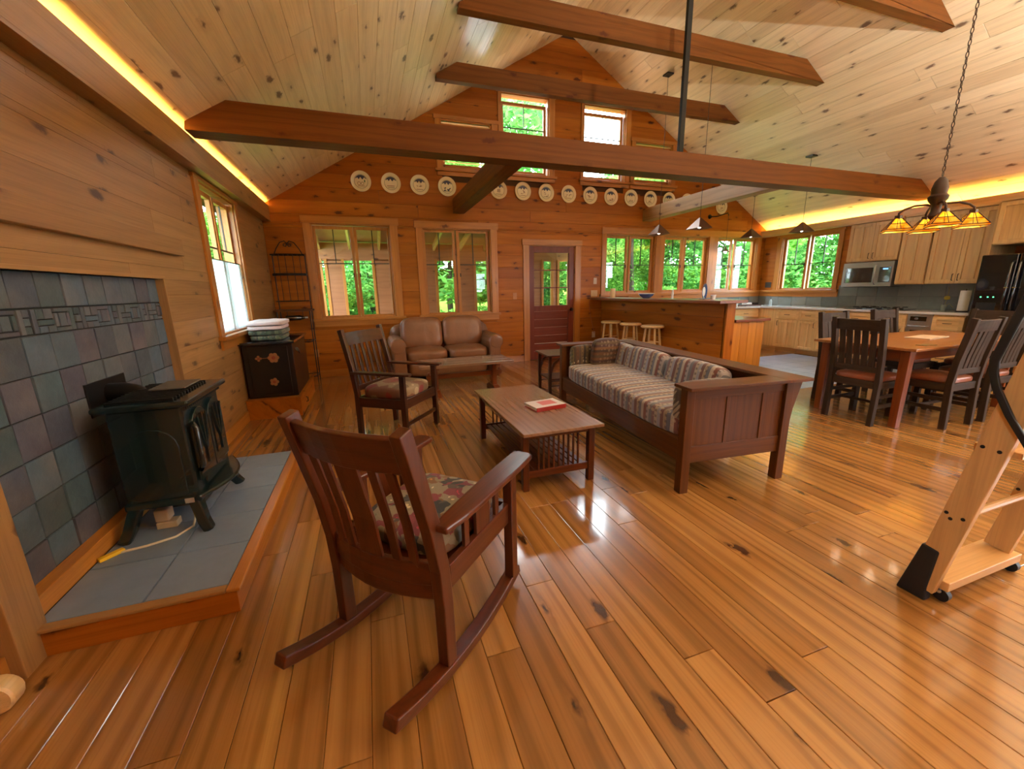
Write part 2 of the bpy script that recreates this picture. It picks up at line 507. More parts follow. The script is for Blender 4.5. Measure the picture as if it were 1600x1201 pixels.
def cells_wall(name, mat, u0, u1, z0, z1, openings, f, th):
    """wall slab made of cells around rectangular openings; f(u, d, z) gives a world point"""
    us = sorted({u0, u1} | {o[0] for o in openings} | {o[1] for o in openings})
    zs = sorted({z0, z1} | {o[2] for o in openings} | {o[3] for o in openings})
    m = MB()
    for i in range(len(us)-1):
        for j in range(len(zs)-1):
            cu, cz = (us[i]+us[i+1])/2, (zs[j]+zs[j+1])/2
            if any(o[0] < cu < o[1] and o[2] < cz < o[3] for o in openings): continue
            vs = [f(u, d, z) for d in (0.016, th) for (u, z) in ((us[i], zs[j]), (us[i+1], zs[j]), (us[i+1], zs[j+1]), (us[i], zs[j+1]))]
            m.add(vs, [(0,1,2,3),(7,6,5,4),(0,4,5,1),(1,5,6,2),(2,6,7,3),(3,7,4,0)])
    o = m.build(name, mat); o['kind'] = 'structure'
    return o
def board_rows(parent, mat, z0, z1, h, urange, openings, f, ex, jitter=2.6, T=.018, name='wall_board'):
    ex = Vector(ex); rg = random.Random(len(parent.name)*7+3); z = z0
    while z < z1-.02:
        zt = min(z+h, z1); ua, ub = urange(z, zt)
        if ub-ua > .1:
            cuts = [(o[0], o[1]) for o in openings if o[2] < zt-.012 and o[3] > z+.012]
            # a row that is only partly covered by an opening is split into an upper and lower strip
            segs = []
            levels = sorted({z, zt} | {q for o in openings for q in (o[2], o[3]) if z+.012 < q < zt-.012})
            for a, b in zip(levels, levels[1:]):
                iv = [(ua, ub)]
                for o in openings:
                    if o[2] < b-.005 and o[3] > a+.005:
                        iv = [s for (p, q) in iv for s in ((p, min(q, o[0])), (max(p, o[1]), q)) if s[1]-s[0] > .02]
                for (p, q) in iv: segs.append((p, q, a, b))
            for (p, q, a, b) in segs:
                cur = p
                while cur < q-.001:
                    L = min(q-cur, rg.uniform(jitter*.55, jitter*1.35))
                    if q-cur-L < .35: L = q-cur
                    cu = cur+L/2
                    plank(name, parent, mat, L-.0015, (b-a)-.0015, T, f(cu, T/2, (a+b)/2), ex, (0,0,1))
                    cur += L
        z = zt
# ------------------------------------------------------------------ floor
def in_view(p, mgx=120, mgy=120):
    d = Vector(p)-CAMP; z = d.dot(_f)
    if z < .15: return None
    x = 800+F_PX*d.dot(_r2)/z; y = 600-F_PX*d.dot(_u2)/z
    return (x, y, z) if -mgx < x < 1600+mgx and -mgy < y < 1201+mgy else None
floor = MB().box(XL-.2, XR+.2, YB-.2, YF+.2, -.2, -.021).build('floor', plain('subfloor', lin(60,36,20), .8))
floor['kind'] = 'structure'
FW = .1325; TX0, TX1, TY0, TY1 = 4.92, 7.62, 3.53, 5.50
rg = random.Random(11); boards = []
x = XL
while x < XR-.01:
    y = YB + rg.uniform(-2.0, 0)
    w_ = min(FW, XR-x)
    while y < YF:
        L = rg.uniform(.9, 3.4); a, b = max(y, YB), min(y+L, YF); y += L
        if b-a < .05: continue
        parts = [(a, b)]
        if x+w_ > TX0+.01 and x < TX1-.01:
            parts = [(p, q) for (p, q) in ((a, min(b, TY0)), (max(a, TY1), b)) if q-p > .03]
        for p, q in parts: boards.append((x, w_, p, q))
    x += FW
def score(bd):
    x_, w_, a, b = bd; best = 0
    for t_ in (0, .25, .5, .75, 1):
        v = in_view((x_+w_/2, a+(b-a)*t_, 0), 0, 0)
        if v: best = max(best, (b-a)*w_/v[2]**3)
    return best
boards.sort(key=score, reverse=True)
fm = W('floor_pine', 'x')
for bd in boards[:298]:
    plank('floor_plank', floor, fm, bd[3]-bd[2]-.0012, bd[1]-.0012, .02, (bd[0]+bd[1]/2, (bd[2]+bd[3])/2, -.01), (0,1,0), (-1,0,0))
m = MB()
for bd in boards[298:]:
    m.box(bd[0]+.0006, bd[0]+bd[1]-.0006, bd[2]+.0006, bd[3]-.0006, -.02, 0)
m.build('floor_planks', W('floor_pine', 'y'), floor)['kind'] = 'stuff'
# kitchen tile field: stone tiles with the sky's blue reflection put into their colour
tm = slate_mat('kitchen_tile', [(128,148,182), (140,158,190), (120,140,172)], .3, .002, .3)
MB().box(TX0, TX1, TY0, TY1, -.02, -.006).build('tile_grout', plain('grout', lin(120,118,116), .8), floor)
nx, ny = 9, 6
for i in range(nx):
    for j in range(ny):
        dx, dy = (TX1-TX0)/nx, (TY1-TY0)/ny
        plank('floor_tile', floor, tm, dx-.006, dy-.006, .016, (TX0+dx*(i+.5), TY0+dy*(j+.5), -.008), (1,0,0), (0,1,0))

# ------------------------------------------------------------------ ceiling: two slopes of boards along y
ceil = MB()
for (xa, xb, fz) in ((XL-.4, XRIDGE, zl), (XR+.4, XRIDGE, zr)):
    ceil.add([(xa, YB-.2, fz(xa)+.03), (xb, YB-.2, fz(xb)+.03), (xb, YF+.4, fz(xb)+.03), (xa, YF+.4, fz(xa)+.03),
              (xa, YB-.2, fz(xa)+.25), (xb, YB-.2, fz(xb)+.25), (xb, YF+.4, fz(xb)+.25), (xa, YF+.4, fz(xa)+.25)],
             [(0,3,2,1),(4,5,6,7),(0,1,5,4),(1,2,6,5),(2,3,7,6),(3,0,4,7)])
ceiling = ceil.build('ceiling', plain('roof_deck', lin(70,50,34), .9)); ceiling['kind'] = 'structure'
cm = W('ceiling_pine', 'x')
rg = random.Random(5)
for side, fz, xe, sl in (('L', zl, XL, .59), ('R', zr, XR, -.605)):
    dirx = Vector((1 if side == 'L' else -1, 0, abs(sl))).normalized()
    length = (XRIDGE-xe)/dirx.x if side == 'L' else (xe-XRIDGE)/abs(dirx.x)
    n = int(length/.19)+1; wd = length/n
    nrm = Vector((-dirx.z, 0, dirx.x)) if side == 'L' else Vector((dirx.z, 0, -dirx.x))
    if nrm.z < 0: nrm = -nrm
    for i in range(n):
        c0 = Vector((xe, 0, fz(xe))) + dirx*wd*(i+.5) + nrm*.010
        y = YB + rg.uniform(-1.5, 0)
        while y < YF:
            L = rg.uniform(1.8, 4.6); a, b = max(y, YB), min(y+L, YF-.002)
            if YF-b < .5: b = YF-.002
            y += L
            if b-a < .05: continue
            ex = Vector((0, 1 if side == 'L' else 1, 0))
            ey = dirx if (ex.cross(dirx)).z < 0 else -dirx
            plank('ceiling_board', ceiling, cm, b-a-.0015, wd-.0015, .02, c0+Vector((0, (a+b)/2, 0)), ex, ey)
            if b >= YF-.01: break

# ------------------------------------------------------------------ walls
f_far = lambda u, d, z: (u, YF+d, z)
f_left = lambda u, d, z: (XL-d, u, z)
f_right = lambda u, d, z: (XR+d, u, z)
f_back = lambda u, d, z: (u, YB-d, z)
WA = (-.69, .44, .91, 2.31); WB = (.93, 2.07, .91, 2.29); DR = (2.75, 3.69, 0, 2.055)
K1 = (4.32, 5.44, 1.18, 2.28); K2 = (5.64, 6.76, 1.18, 2.28); K3 = (6.98, 8.08, 1.18, 2.28)
G1 = (2.30, 3.15, 3.17, 4.36); G2 = (3.80, 4.65, 3.17, 4.36); GL = (1.31, 2.14, 3.17, 3.88); GR = (4.86, 5.69, 3.17, 3.88)
far_open = [WA, WB, DR, K1, K2, K3, G1, G2, GL, GR]
dark_wall = plain('wall_core', lin(70,44,24), .9)
wf = cells_wall('wall_far', dark_wall, XL-.2, XR+.2, -.02, 5.5, far_open, f_far, .16)
def far_range(a, b):
    top = a
    lo = XL if top < zl(XL) else XRIDGE-(ZRIDGE-top)/.59-.05
    hi = XR if top < zr(XR) else XRIDGE+(ZRIDGE-top)/.605+.05
    return max(XL, lo), min(XR, hi)
board_rows(wf, W('wall_pine', 'x'), 0, 5.26, .187, far_range, far_open, f_far, (1,0,0), 2.6)
LW = (4.47, 5.52, .93, 2.28); FIRE = (1.80, 3.49, .0, 1.416)
LB = (-2.6, -1.6, .9, 2.1)  # unseen opening added behind the camera to let in daylight
wl_ = cells_wall('wall_left', dark_wall, YB-.2, YF+.2, -.02, 2.55, [LW, LB, FIRE], f_left, .16)
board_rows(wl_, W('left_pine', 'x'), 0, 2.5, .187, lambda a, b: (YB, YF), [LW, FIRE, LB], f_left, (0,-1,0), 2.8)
RW = (5.42, 6.53, 1.18, 2.25); RB = [(-2.6, -.9, .25, 2.25), (-.15, 1.2, 1.3, 2.25)]  # the second set is added, unseen openings that brighten the room
wr_ = cells_wall('wall_right', dark_wall, YB-.2, YF+.2, -.02, 2.45, [RW]+RB, f_right, .16)
board_rows(wr_, W('wall_pine', 'x'), 0, 2.42, .187, lambda a, b: (YB, YF), [RW]+RB, f_right, (0,1,0), 2.8)
BO = [(5.5, 6.6, 1.2, 2.2)]  # unseen opening added in the back wall for extra light
wb_ = cells_wall('wall_back', W('wall_pine', 'x'), XL-.2, XR+.2, -.02, 5.5, BO, f_back, .16)

# ------------------------------------------------------------------ windows
FRAMES = {'far': ((0, YF, 0), 0), 'left': ((XL, 0, 0), PI/2), 'right': ((XR, 0, 0), -PI/2)}
def window(n, wall, op, glass, zg, hm, cas, head=.1, sill=None, sash_w=.045, wood='trim_pine', mcol=None, vmunt=True, pane_x=None):
    """op=(u0,u1,z0,z1); glass=[(a,b),..]; zg=(z0,z1); hm = height of the horizontal muntin; cas=(left,right) casing widths"""
    loc, rz = FRAMES[wall]
    sg = -1 if wall == 'right' else 1
    def B(a, b): return (min(sg*a, sg*b), max(sg*a, sg*b))
    mt = mcol or plain('muntin_dark', lin(52,44,36), .5)
    jm = MB(); u0, u1 = B(op[0], op[1]); z0, z1 = op[2], op[3]
    jm.box(u0-.001, u0+.02, .0, .15, z0, z1).box(u1-.02, u1+.001, .0, .15, z0, z1)
    jm.box(u0, u1, .0, .15, z1-.02, z1+.001).box(u0, u1, .0, .15, z0-.001, z0+.02)
    root = jm.build('window_%d' % n, wood, None, .002); root['kind'] = 'structure'
    root.location = loc; root.rotation_euler = (0, 0, rz)
    cl, cr = cas if sg > 0 else cas[::-1]
    if cl: box('casing', wood, root, (u0-cl, u0+.004, -.022, 0, z0, z1+.0), .002)
    if cr: box('casing', wood, root, (u1-.004, u1+cr, -.022, 0, z0, z1+.0), .002)
    if head: box('head_casing', wood, root, (u0-cl-.02, u1+cr+.02, -.03, 0, z1-.004, z1+head), .002)
    if sill:
        box('window_sill', wood, root, (u0-cl-.03, u1+cr+.03, -.06, .05, z0-.035, z0+.002), .003)
        box('apron', wood, root, (u0-cl, u1+cr, -.022, 0, z0-.035-sill, z0-.035), .002)
    for a, b in glass:
        a, b = B(a, b); s = MB(); q = sash_w
        s.box(a-q, a, .05, .09, zg[0]-q, zg[1]+q).box(b, b+q, .05, .09, zg[0]-q, zg[1]+q)
        s.box(a, b, .05, .09, zg[0]-q, zg[0]).box(a, b, .05, .09, zg[1], zg[1]+q)
        so = s.build('sash', wood, root, .002)
        MB().box(a-.005, b+.005, .068, .072, zg[0]-.005, zg[1]+.005).build('pane', glass_mat(), so)
        if hm:
            mo = MB().box(a, b, .054, .067, hm-.007, hm+.007)
            if vmunt: mo.box((a+b)/2-.007, (a+b)/2+.007, .0545, .0665, hm+.007, zg[1])
            mo.build('muntin', mt, so)
        MB().box((a if a > (u0+u1)/2 else b)-.008, (a if a > (u0+u1)/2 else b)+.008, .035, .05, (zg[0]+zg[1])/2-.06, (zg[0]+zg[1])/2).build('sash_latch', plain('bronze_dark', lin(48,38,32), .4, .6), so, .002)
    return root
window(1, 'far', WA, [(-.63,-.155), (-.06,.39)], (.955,2.235), 1.74, (.10,.11), .10, .08)
window(2, 'far', WB, [(.975,1.42), (1.535,2.0)], (.945,2.23), 1.725, (.10,.11), .10, .08)
window(3, 'far', K1, [(4.36,4.79), (4.91,5.37)], (1.235,2.21), 1.72, (.09,.10), 0, None)
window(4, 'far', K2, [(5.69,6.10), (6.22,6.69)], (1.235,2.21), 1.72, (.10,.11), 0, None)
window(5, 'far', K3, [(7.03,7.40), (7.55,8.02)], (1.235,2.21), 1.72, (.11,.10), 0, None)
box('trim_1', 'trim_pine', None, (4.22, XR, YF-.03, YF, 2.28, 2.39))['kind'] = 'structure'
box('trim_2', 'trim_pine', None, (4.20, XR, YF-.06, YF, 1.135, 1.182))['kind'] = 'structure'
window(6, 'far', G1, [(2.36,3.07)], (3.24,4.21), 3.88, (.05,.10), .03, .06)
window(7, 'far', G2, [(3.85,4.57)], (3.24,4.21), 3.87, (.05,.10), .03, .06)
for n_, o_ in ((8, GL), (9, GR)):
    r_ = window(n_, 'far', o_, [(o_[0]+.06, o_[1]-.06)], (3.25, 3.80), None, (.08,.10), .05, .06)
    for k in range(14):
        MB().box(o_[0]+.022, o_[1]-.022, .012, .045, 3.24+k*.045, 3.246+k*.045).build('blind_slat', 'maple', r_)
window(10, 'left', LW, [(4.53,4.94), (5.06,5.46)], (.99,2.20), 1.75, (.10,.08), .03, .09)
window(11, 'right', RW, [(5.47,5.93), (6.05,6.47)], (1.22,2.19), 1.69, (.08,.10), .06, None)
box('trim_3', 'trim_pine', None, (XR-.06, XR, 5.30, YF, 1.135, 1.182))['kind'] = 'structure'
box('trim_4', 'trim_pine', None, (XR-.022, XR, 5.30, YF, 1.05, 1.135))['kind'] = 'structure'
box('trim_5', 'trim_pine', None, (4.85, XR, YF-.022, YF, 1.05, 1.135))['kind'] = 'structure'
for n_, o_ in enumerate(BO):  # glass of the added back window
    MB().box(o_[0], o_[1], YB-.09, YB-.085, o_[2], o_[3]).build('window_%d' % (12+n_), glass_mat())['kind'] = 'structure'
MB().box(XL-.09, XL-.085, LB[0], LB[1], LB[2], LB[3]).build('window_13', glass_mat())['kind'] = 'structure'  # glass of the added left window, never in view
for n_, o_ in enumerate(RB):  # glass and mullions of the added right windows
    r_ = MB().box(XR+.085, XR+.09, o_[0], o_[1], o_[2], o_[3]).build('window_%d' % (14+n_), glass_mat()); r_['kind'] = 'structure'
    for e in (o_[0], (o_[0]+o_[1])/2, o_[1]): box('mullion', 'trim_pine', r_, (XR+.06, XR+.12, e-.04, e+.04, o_[2], o_[3]))

# ------------------------------------------------------------------ door
dr = MB(); Y0 = YF+.02
dr.box(2.77, 2.87, Y0, Y0+.045, .01, 2.04).box(3.56, 3.67, Y0, Y0+.045, .01, 2.04)
dr.box(2.87, 3.56, Y0, Y0+.045, 1.93, 2.04).box(2.87, 3.56, Y0, Y0+.045, .90, 1.0).box(2.87, 3.56, Y0, Y0+.045, .01, .16)
door = dr.build('door_1', 'door_red', None, .003); door['kind'] = 'structure'
for k in range(5):
    box('door_panel', 'door_red', door, (2.872, 3.558, Y0+.012, Y0+.035, .162+k*.148, .162+(k+1)*.148-.006), .006)
MB().box(2.865, 3.565, Y0+.02, Y0+.026, .995, 1.935).build('pane', glass_mat(), door)
for z in (1.32, 1.63): box('muntin', 'door_red', door, (2.87, 3.56, Y0+.008, Y0+.036, z-.01, z+.01), .002)
smooth_by_angle(MB().lathe([(0,-.07),(.02,-.068),(.028,-.05),(.022,-.03),(.01,-.022),(.01,0),(.03,0),(.03,.006)], 16, (3.615, Y0, .92), 'y').build('door_knob', plain('black_iron', lin(30,26,24), .4, .7), door))
jm = MB().box(2.70, 2.77, YF-.0, YF+.14, 0, 2.055).box(3.67, 3.74, YF, YF+.14, 0, 2.055).box(2.70, 3.74, YF, YF+.14, 2.04, 2.10)
tr6 = jm.build('trim_6', 'trim_pine', None, .002); tr6['kind'] = 'structure'
box('casing', 'trim_pine', tr6, (2.65, 2.765, YF-.022, YF, 0, 2.055)); box('casing', 'trim_pine', tr6, (3.675, 3.79, YF-.022, YF, 0, 2.055))
box('head_casing', 'trim_pine', tr6, (2.63, 3.81, YF-.03, YF, 2.055, 2.15)); box('threshold', 'oak_mid', tr6, (2.77, 3.67, YF-.01, YF+.12, 0, .012))
for z in (.25, 1.02, 1.8): box('hinge', plain('brass_old', lin(150,120,60), .4, .8), door, (2.762, 2.775, Y0-.006, Y0+.004, z, z+.09), .001)
# baseboards
bbs = [('baseboard_far', (XL, 2.65, YF-.015, YF, 0, .11)), ('baseboard_far', (3.79, 4.25, YF-.015, YF, 0, .11)),
       ('baseboard_left', (XL, XL+.015, 3.6, YF, 0, .11)), ('baseboard_right', (XR-.015, XR, YB, 2.0, 0, .11)), ('baseboard_left', (XL, XL+.015, YB, 1.66, 0, .11))]
for nm, b in bbs: box(nm, 'trim_pine', None, b)['kind'] = 'structure'

# ------------------------------------------------------------------ cove shelves with light strips
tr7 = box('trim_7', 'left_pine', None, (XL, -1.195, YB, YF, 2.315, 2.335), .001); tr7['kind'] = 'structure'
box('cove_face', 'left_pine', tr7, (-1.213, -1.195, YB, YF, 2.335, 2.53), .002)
tr8 = box('trim_8', 'maple_pale', None, (8.17, XR, YB, YF, 2.29, 2.31), .001); tr8['kind'] = 'structure'
box('cove_face', 'maple_pale', tr8, (8.155, 8.173, YB, YF, 2.31, 2.415), .002)
led = emitter('led_warm', (1.0, .60, .10, 1), 90)
tag(MB().box(-1.255, -1.24, YB+.1, YF-.05, 2.46, 2.472).build('light_strip', led), 'amber light strip hidden in the cove above the slate and the curtained window', 'light')
tag(MB().box(8.21, 8.225, YB+.1, YF-.05, 2.35, 2.362).build('light_strip', led), 'amber light strip hidden in the cove above the kitchen cabinets', 'light')

# ------------------------------------------------------------------ beams
def beam(label, x0, x1, y0, y1, z0, z1, cut=True, group=None, axis='x'):
    poly = [(x0, z0), (x1, z0), (x1, z1), (x0, z1)]
    if cut:
        def il(z): return -1.215+(z-2.57)/.59 + .015
        def ir(z): return 8.27-(z-2.45)/.605 - .015
        a0, b0 = max(x0, il(z0)), min(x1, ir(z0)); a1, b1 = max(x0, il(z1)), min(x1, ir(z1))
        poly = [(a0, z0), (b0, z0)]
        if b1 < b0: poly.append((b0, min(z1, zr(b0)-.012)))
        poly += [(b1, z1), (a1, z1)]
        if a1 > a0: poly.append((a0, min(z1, zl(a0)-.012)))
    o = MB().prism(poly, y0, y1, 'xz').build('tie_beam', 'beam_fir', None, .004)
    return tag(o, label, 'beam', group)
# poly for the main beam needs its own hips
mb = MB().prism([(-1.19, 2.532), (8.15, 2.50), (8.15, 2.515), (7.74, 2.745), (-.935, 2.765), (-1.18, 2.59)], 4.06, 4.262, 'xz').build('tie_beam', 'beam_fir', None, .004)
tag(mb, 'heavy main ceiling beam crossing the whole room, black rod standing on it', 'beam')
beam('lower thin collar beam, farthest of the three in front of the gable windows', 1.06, 6.01, 5.68, 5.775, 3.85, 4.06)
beam('upper collar beam with its right end above the black rod, middle of three', 1.06, 6.01, 4.36, 4.46, 3.86, 4.08)
beam('nearest collar beam, only its pale right end shows at the top', 1.06, 6.01, 3.09, 3.19, 3.84, 4.06)
for x0, x1, lb in ((1.45, 1.63, 'timber running from the main beam to the far wall between the fourth and fifth plates'),
                   (5.10, 5.30, 'pale timber running from the main beam to the far wall over the kitchen windows')):
    tag(MB().box(x0, x1, 4.264, YF-.002, 2.52, 2.74).build('ceiling_joist', 'beam_pale' if x0 > 3 else 'beam_fir', None, .004), lb, 'beam')
tag(MB().box(3.475, 3.535, 4.13, 4.17, 2.757, ZRIDGE-.06).build('tie_rod', plain('black_paint', lin(12,12,14), .7), None, .004), 'black square rod standing on the main beam up to the ridge', 'rod')

# ------------------------------------------------------------------ window on the porch: sunroom behind the far wall
YP = 9.8
porch = MB().box(-1.6, 5.2, YF+.17, YP+.2, -.12, 0).build('porch_floor', plain('porch_deck', lin(150,120,86), .6)); porch['kind'] = 'structure'
pw = MB()
posts = [(-1.6,-.86), (-.76,-.42), (.20,1.58), (2.02,2.50), (2.84,4.26), (4.53,4.70), (5.00,5.2)]
for a, b in posts: pw.box(a, b, YP, YP+.1, .75, 2.0)
pw.box(-1.6, 5.2, YP, YP+.1, 0, .80).box(-1.6, 5.2, YP, YP+.1, 1.98, 2.35)
pwo = pw.build('wall_porch', 'porch_pine'); pwo['kind'] = 'structure'
for a, b in [(-.86,-.76), (-.42,.20), (1.58,2.02), (2.50,2.84), (4.26,4.53), (4.70,5.00)]:
    MB().box(a, b, YP+.04, YP+.045, .80, 1.98).build('pane', glass_mat(), pwo)
    for e in (a, b): box('casing', 'trim_pine', pwo, (e-.03, e+.03, YP-.02, YP, .78, 2.02))
MB().box(-1.7, -1.6, YF+.17, YP, 0, .8).box(-1.7, -1.6, YF+.17, YF+.3, 0, 2.8).box(-1.7, -1.6, YP-.1, YP, 0, 2.3).box(5.2, 5.3, YF+.17, YP, 0, .8).build('wall_porch_side', 'wall_pine')['kind'] = 'structure'
pc = MB().add([(-1.7, YF+.17, 2.95), (5.3, YF+.17, 2.95), (5.3, YP+.5, 2.28), (-1.7, YP+.5, 2.28), (-1.7, YF+.17, 3.0), (5.3, YF+.17, 3.0), (5.3, YP+.5, 2.33), (-1.7, YP+.5, 2.33)],
     [(0,3,2,1),(4,5,6,7),(0,1,5,4),(1,2,6,5),(2,3,7,6),(3,0,4,7)]).build('ceiling_porch', plain('porch_boards', lin(176,138,108), .6)); pc['kind'] = 'structure'
for k in range(12):
    x = -1.45+k*.6
    MB().bar((x, YF+.18, 2.87), (x, YP+.1, 2.245), .045, .13).build('rafter', 'maple', pc)

# ------------------------------------------------------------------ outside: ground, trees
gm = foliage_mat('meadow', (70,104,34), (96,124,50))
gr = MB(); gn = 30
gv = []
for i in range(gn+1):
    for j in range(gn+1):
        x = -40+i*90/gn; y = -40+j*90/gn
        gv.append((x, y, -.7 + .15*math.sin(x*.7)*math.cos(y*.5) + max(0, (y-14))*.12))
gr.add(gv, [(i*(gn+1)+j, (i+1)*(gn+1)+j, (i+1)*(gn+1)+j+1, i*(gn+1)+j+1) for i in range(gn) for j in range(gn)])
gr.build('ground', gm)['kind'] = 'structure'
def crown_mesh(seed, hgt, rad, n, leaf):
    rg = random.Random(seed); m = MB(); vs = []; fs = []
    blobs = []
    for k in range(34):
        z = rg.uniform(.08, 1)*hgt; rr = rad*(1-.55*(z/hgt)**2)*rg.uniform(.25, .95); a = rg.uniform(0, 2*PI)
        blobs.append((rr*math.cos(a), rr*math.sin(a), z, rg.uniform(.35, .75)*rad*.55))
    for k in range(n):
        bx, by, bz, br = rg.choice(blobs)
        d = Vector((rg.gauss(0,1), rg.gauss(0,1), rg.gauss(0,1))).normalized()*br*rg.uniform(.75, 1.08)
        p = Vector((bx, by, bz)) + Vector((d.x, d.y, d.z*.6))
        a = Vector((rg.gauss(0,1), rg.gauss(0,1), rg.gauss(0,.5))).normalized(); b = a.cross(Vector((rg.gauss(0,1), rg.gauss(0,1), rg.gauss(0,1)))).normalized()
        s_ = leaf*rg.uniform(.6, 1.3); o = len(vs)
        vs += [p-a*s_, p+b*s_*.45, p+a*s_, p-b*s_*.45]; fs.append((o, o+1, o+2, o+3))
    m.v = [tuple(v) for v in vs]; m.f = fs
    return m.mesh('foliage')
crowns = [crown_mesh(1, 5.5, 2.4, 42000, .065), crown_mesh(2, 4.5, 2.7, 42000, .068), crown_mesh(3, 6.5, 2.1, 40000, .06)]
lmats = [foliage_mat('leaf_bright', (78,136,62), (150,196,96)), foliage_mat('leaf_deep', (54,116,62), (124,180,96))]
for i, c_ in enumerate(crowns): c_.materials.append(lmats[i % 2])
bark = plain('bark', lin(62,50,40), .9, var=.3, scale=8)
trees = [
 (-2.6,15.5,0,1.0,'leafy tree behind the porch at the far left of the left window pair'), (.2,16.5,1,1.15,'bushy tree straight behind the left porch window'),
 (2.9,15.0,2,1.0,'tall slim tree seen through the second window pair'), (5.2,14.0,1,1.0,'bushy tree seen through the door glass'),
 (7.9,11.2,0,.95,'bright leafy tree outside the first kitchen window'), (9.9,11.9,2,1.0,'tall slim tree outside the second kitchen window'),
 (11.4,12.4,1,1.05,'bushy tree outside the third kitchen window'), (14.4,12.6,0,1.15,'leafy tree outside the corner of the kitchen'),
 (14.0,8.3,1,1.05,'bushy tree outside the window beside the microwave'), (15.2,5.2,2,1.1,'tall slim tree right of the bush beyond the kitchen side window'),
 (-6.2,7.6,0,1.05,'leafy tree outside the curtained window'), (-6.8,11.6,1,1.1,'bushy tree farther back outside the curtained window'),
 (-4.6,19.5,2,1.5,'tall tree at the back seen above the porch roof'), (4.8,20.5,1,2.35,'huge tree at the back behind the left gable window'),
 (13.0,17.5,1,1.4,'large bushy tree behind the kitchen trees')]
for i, (x, y, k, s_, lb) in enumerate(trees):
    t_ = thing('tree', lb, 'tree', (x, y, -.7+max(0, y-14)*.12), i*1.3, 'trees outside the house'); t_.scale = (s_, s_, s_)
    o = bpy.data.objects.new('foliage', crowns[k]); C.objects.link(o); o.parent = t_; o['kind'] = 'stuff'
    MB().tube([(0,0,-.3),(.05,0,1.5),(-.05,.05,3.2),(0,0,4.4)], [.14,.11,.07,.03], 8).build('trunk', bark, t_)
    if i in (12, 13, 14): t_.location.z += .5

# ------------------------------------------------------------------ fireplace alcove: slate wall, hearth, mantel
slate = slate_mat('slate', [(66,86,92), (80,98,112), (68,74,84), (82,80,92), (58,78,82), (88,94,98), (62,86,102)], .5, .012, 1.0)
XS = -1.352
fp = MB().box(-1.46, XS-.006, FIRE[0]-.02, FIRE[1]+.02, 0, FIRE[3]+.03).build('trim_9', plain('slate_grout', lin(46,46,46), .9)); fp['kind'] = 'structure'
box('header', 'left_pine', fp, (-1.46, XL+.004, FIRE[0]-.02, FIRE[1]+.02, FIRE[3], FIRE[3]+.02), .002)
rg = random.Random(21)
ygrid = [1.80, 1.895] + [2.06+.163*k for k in range(9)] + [3.49]
zgrid = [.19, .33, .495, .66, .825, .985, 1.15]
def slate_tile(y0, y1, z0, z1, nm='slate_tile'):
    d = rg.uniform(-.003, .003)
    plank(nm, fp, slate, y1-y0-.006, z1-z0-.006, .012, (XS-.002+d, (y0+y1)/2, (z0+z1)/2), (0,1,0), (0,rg.uniform(-.01,.01),1))
for i in range(len(ygrid)-1):
    a, b = ygrid[i], ygrid[i+1]
    for j in range(len(zgrid)-1): slate_tile(a, b, zgrid[j], zgrid[j+1])
    slate_tile(a, b, 1.262, 1.416)
y = 1.80; k = 0
while y < 3.46:     # mosaic band of small slate strips
    w_ = min(.108, 3.49-y)
    if k % 3 == 0:
        for (a, b, c, d) in ((0,1,0,.2), (0,1,.8,1), (0,.25,.2,.8), (.75,1,.2,.8), (.25,.75,.2,.8)): slate_tile(y+a*w_, y+b*w_, 1.152+c*.108, 1.152+d*.108, 'mosaic_piece')
    elif k % 3 == 1:
        for (a, b, c, d) in ((0,.3,0,1), (.3,.7,.66,1), (.3,.7,.33,.66), (.3,.7,0,.33), (.7,1,0,1)): slate_tile(y+a*w_, y+b*w_, 1.152+c*.108, 1.152+d*.108, 'mosaic_piece')
    else:
        for (a, b, c, d) in ((0,.5,0,.3), (.5,1,0,.3), (0,1,.3,.55), (0,.45,.55,1), (.45,1,.55,1)): slate_tile(y+a*w_, y+b*w_, 1.152+c*.108, 1.152+d*.108, 'mosaic_piece')
    y += w_; k += 1
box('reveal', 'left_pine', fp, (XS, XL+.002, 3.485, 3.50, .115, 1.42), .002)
box('hearth_baseboard', 'trim_pine', fp, (XS+.004, -1.285, FIRE[0], 3.49, .115, .195), .003)
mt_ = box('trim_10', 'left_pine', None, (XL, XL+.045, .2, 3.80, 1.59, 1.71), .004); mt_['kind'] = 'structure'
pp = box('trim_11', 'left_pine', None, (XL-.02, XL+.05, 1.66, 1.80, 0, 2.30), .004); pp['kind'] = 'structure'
# hearth platform
hm_ = slate_mat('hearth_tile', [(116,134,160), (128,144,168), (108,126,152)], .42, .002, .35)
he = MB().box(-1.30, -.64, 1.775, 3.37, 0, .10).build('hearth', plain('mortar', lin(80,78,76), .9)); he['kind'] = 'structure'
ys = [1.79, 2.12, 2.44, 2.76, 3.085, 3.36]
for i in range(5):
    for a, b in ((-1.285, -.955), (-.955, -.66)):
        plank('hearth_tile', he, hm_, b-a-.005, ys[i+1]-ys[i]-.005, .016, ((a+b)/2, (ys[i]+ys[i+1])/2, .108), (1,0,0), (0,1,0))
box('hearth_skirt', 'wall_pine', he, (-1.285, -.625, 1.755, 1.775, 0, .108), .002)
box('hearth_skirt', 'wall_pine', he, (-.645, -.625, 1.77, 3.38, 0, .108), .002)
box('nosing', 'trim_pine', he, (-.66, -.61, 1.745, 3.385, .104, .120), .004)
box('nosing', 'left_pine', he, (-1.285, -.662, 1.745, 1.787, .104, .120), .004)
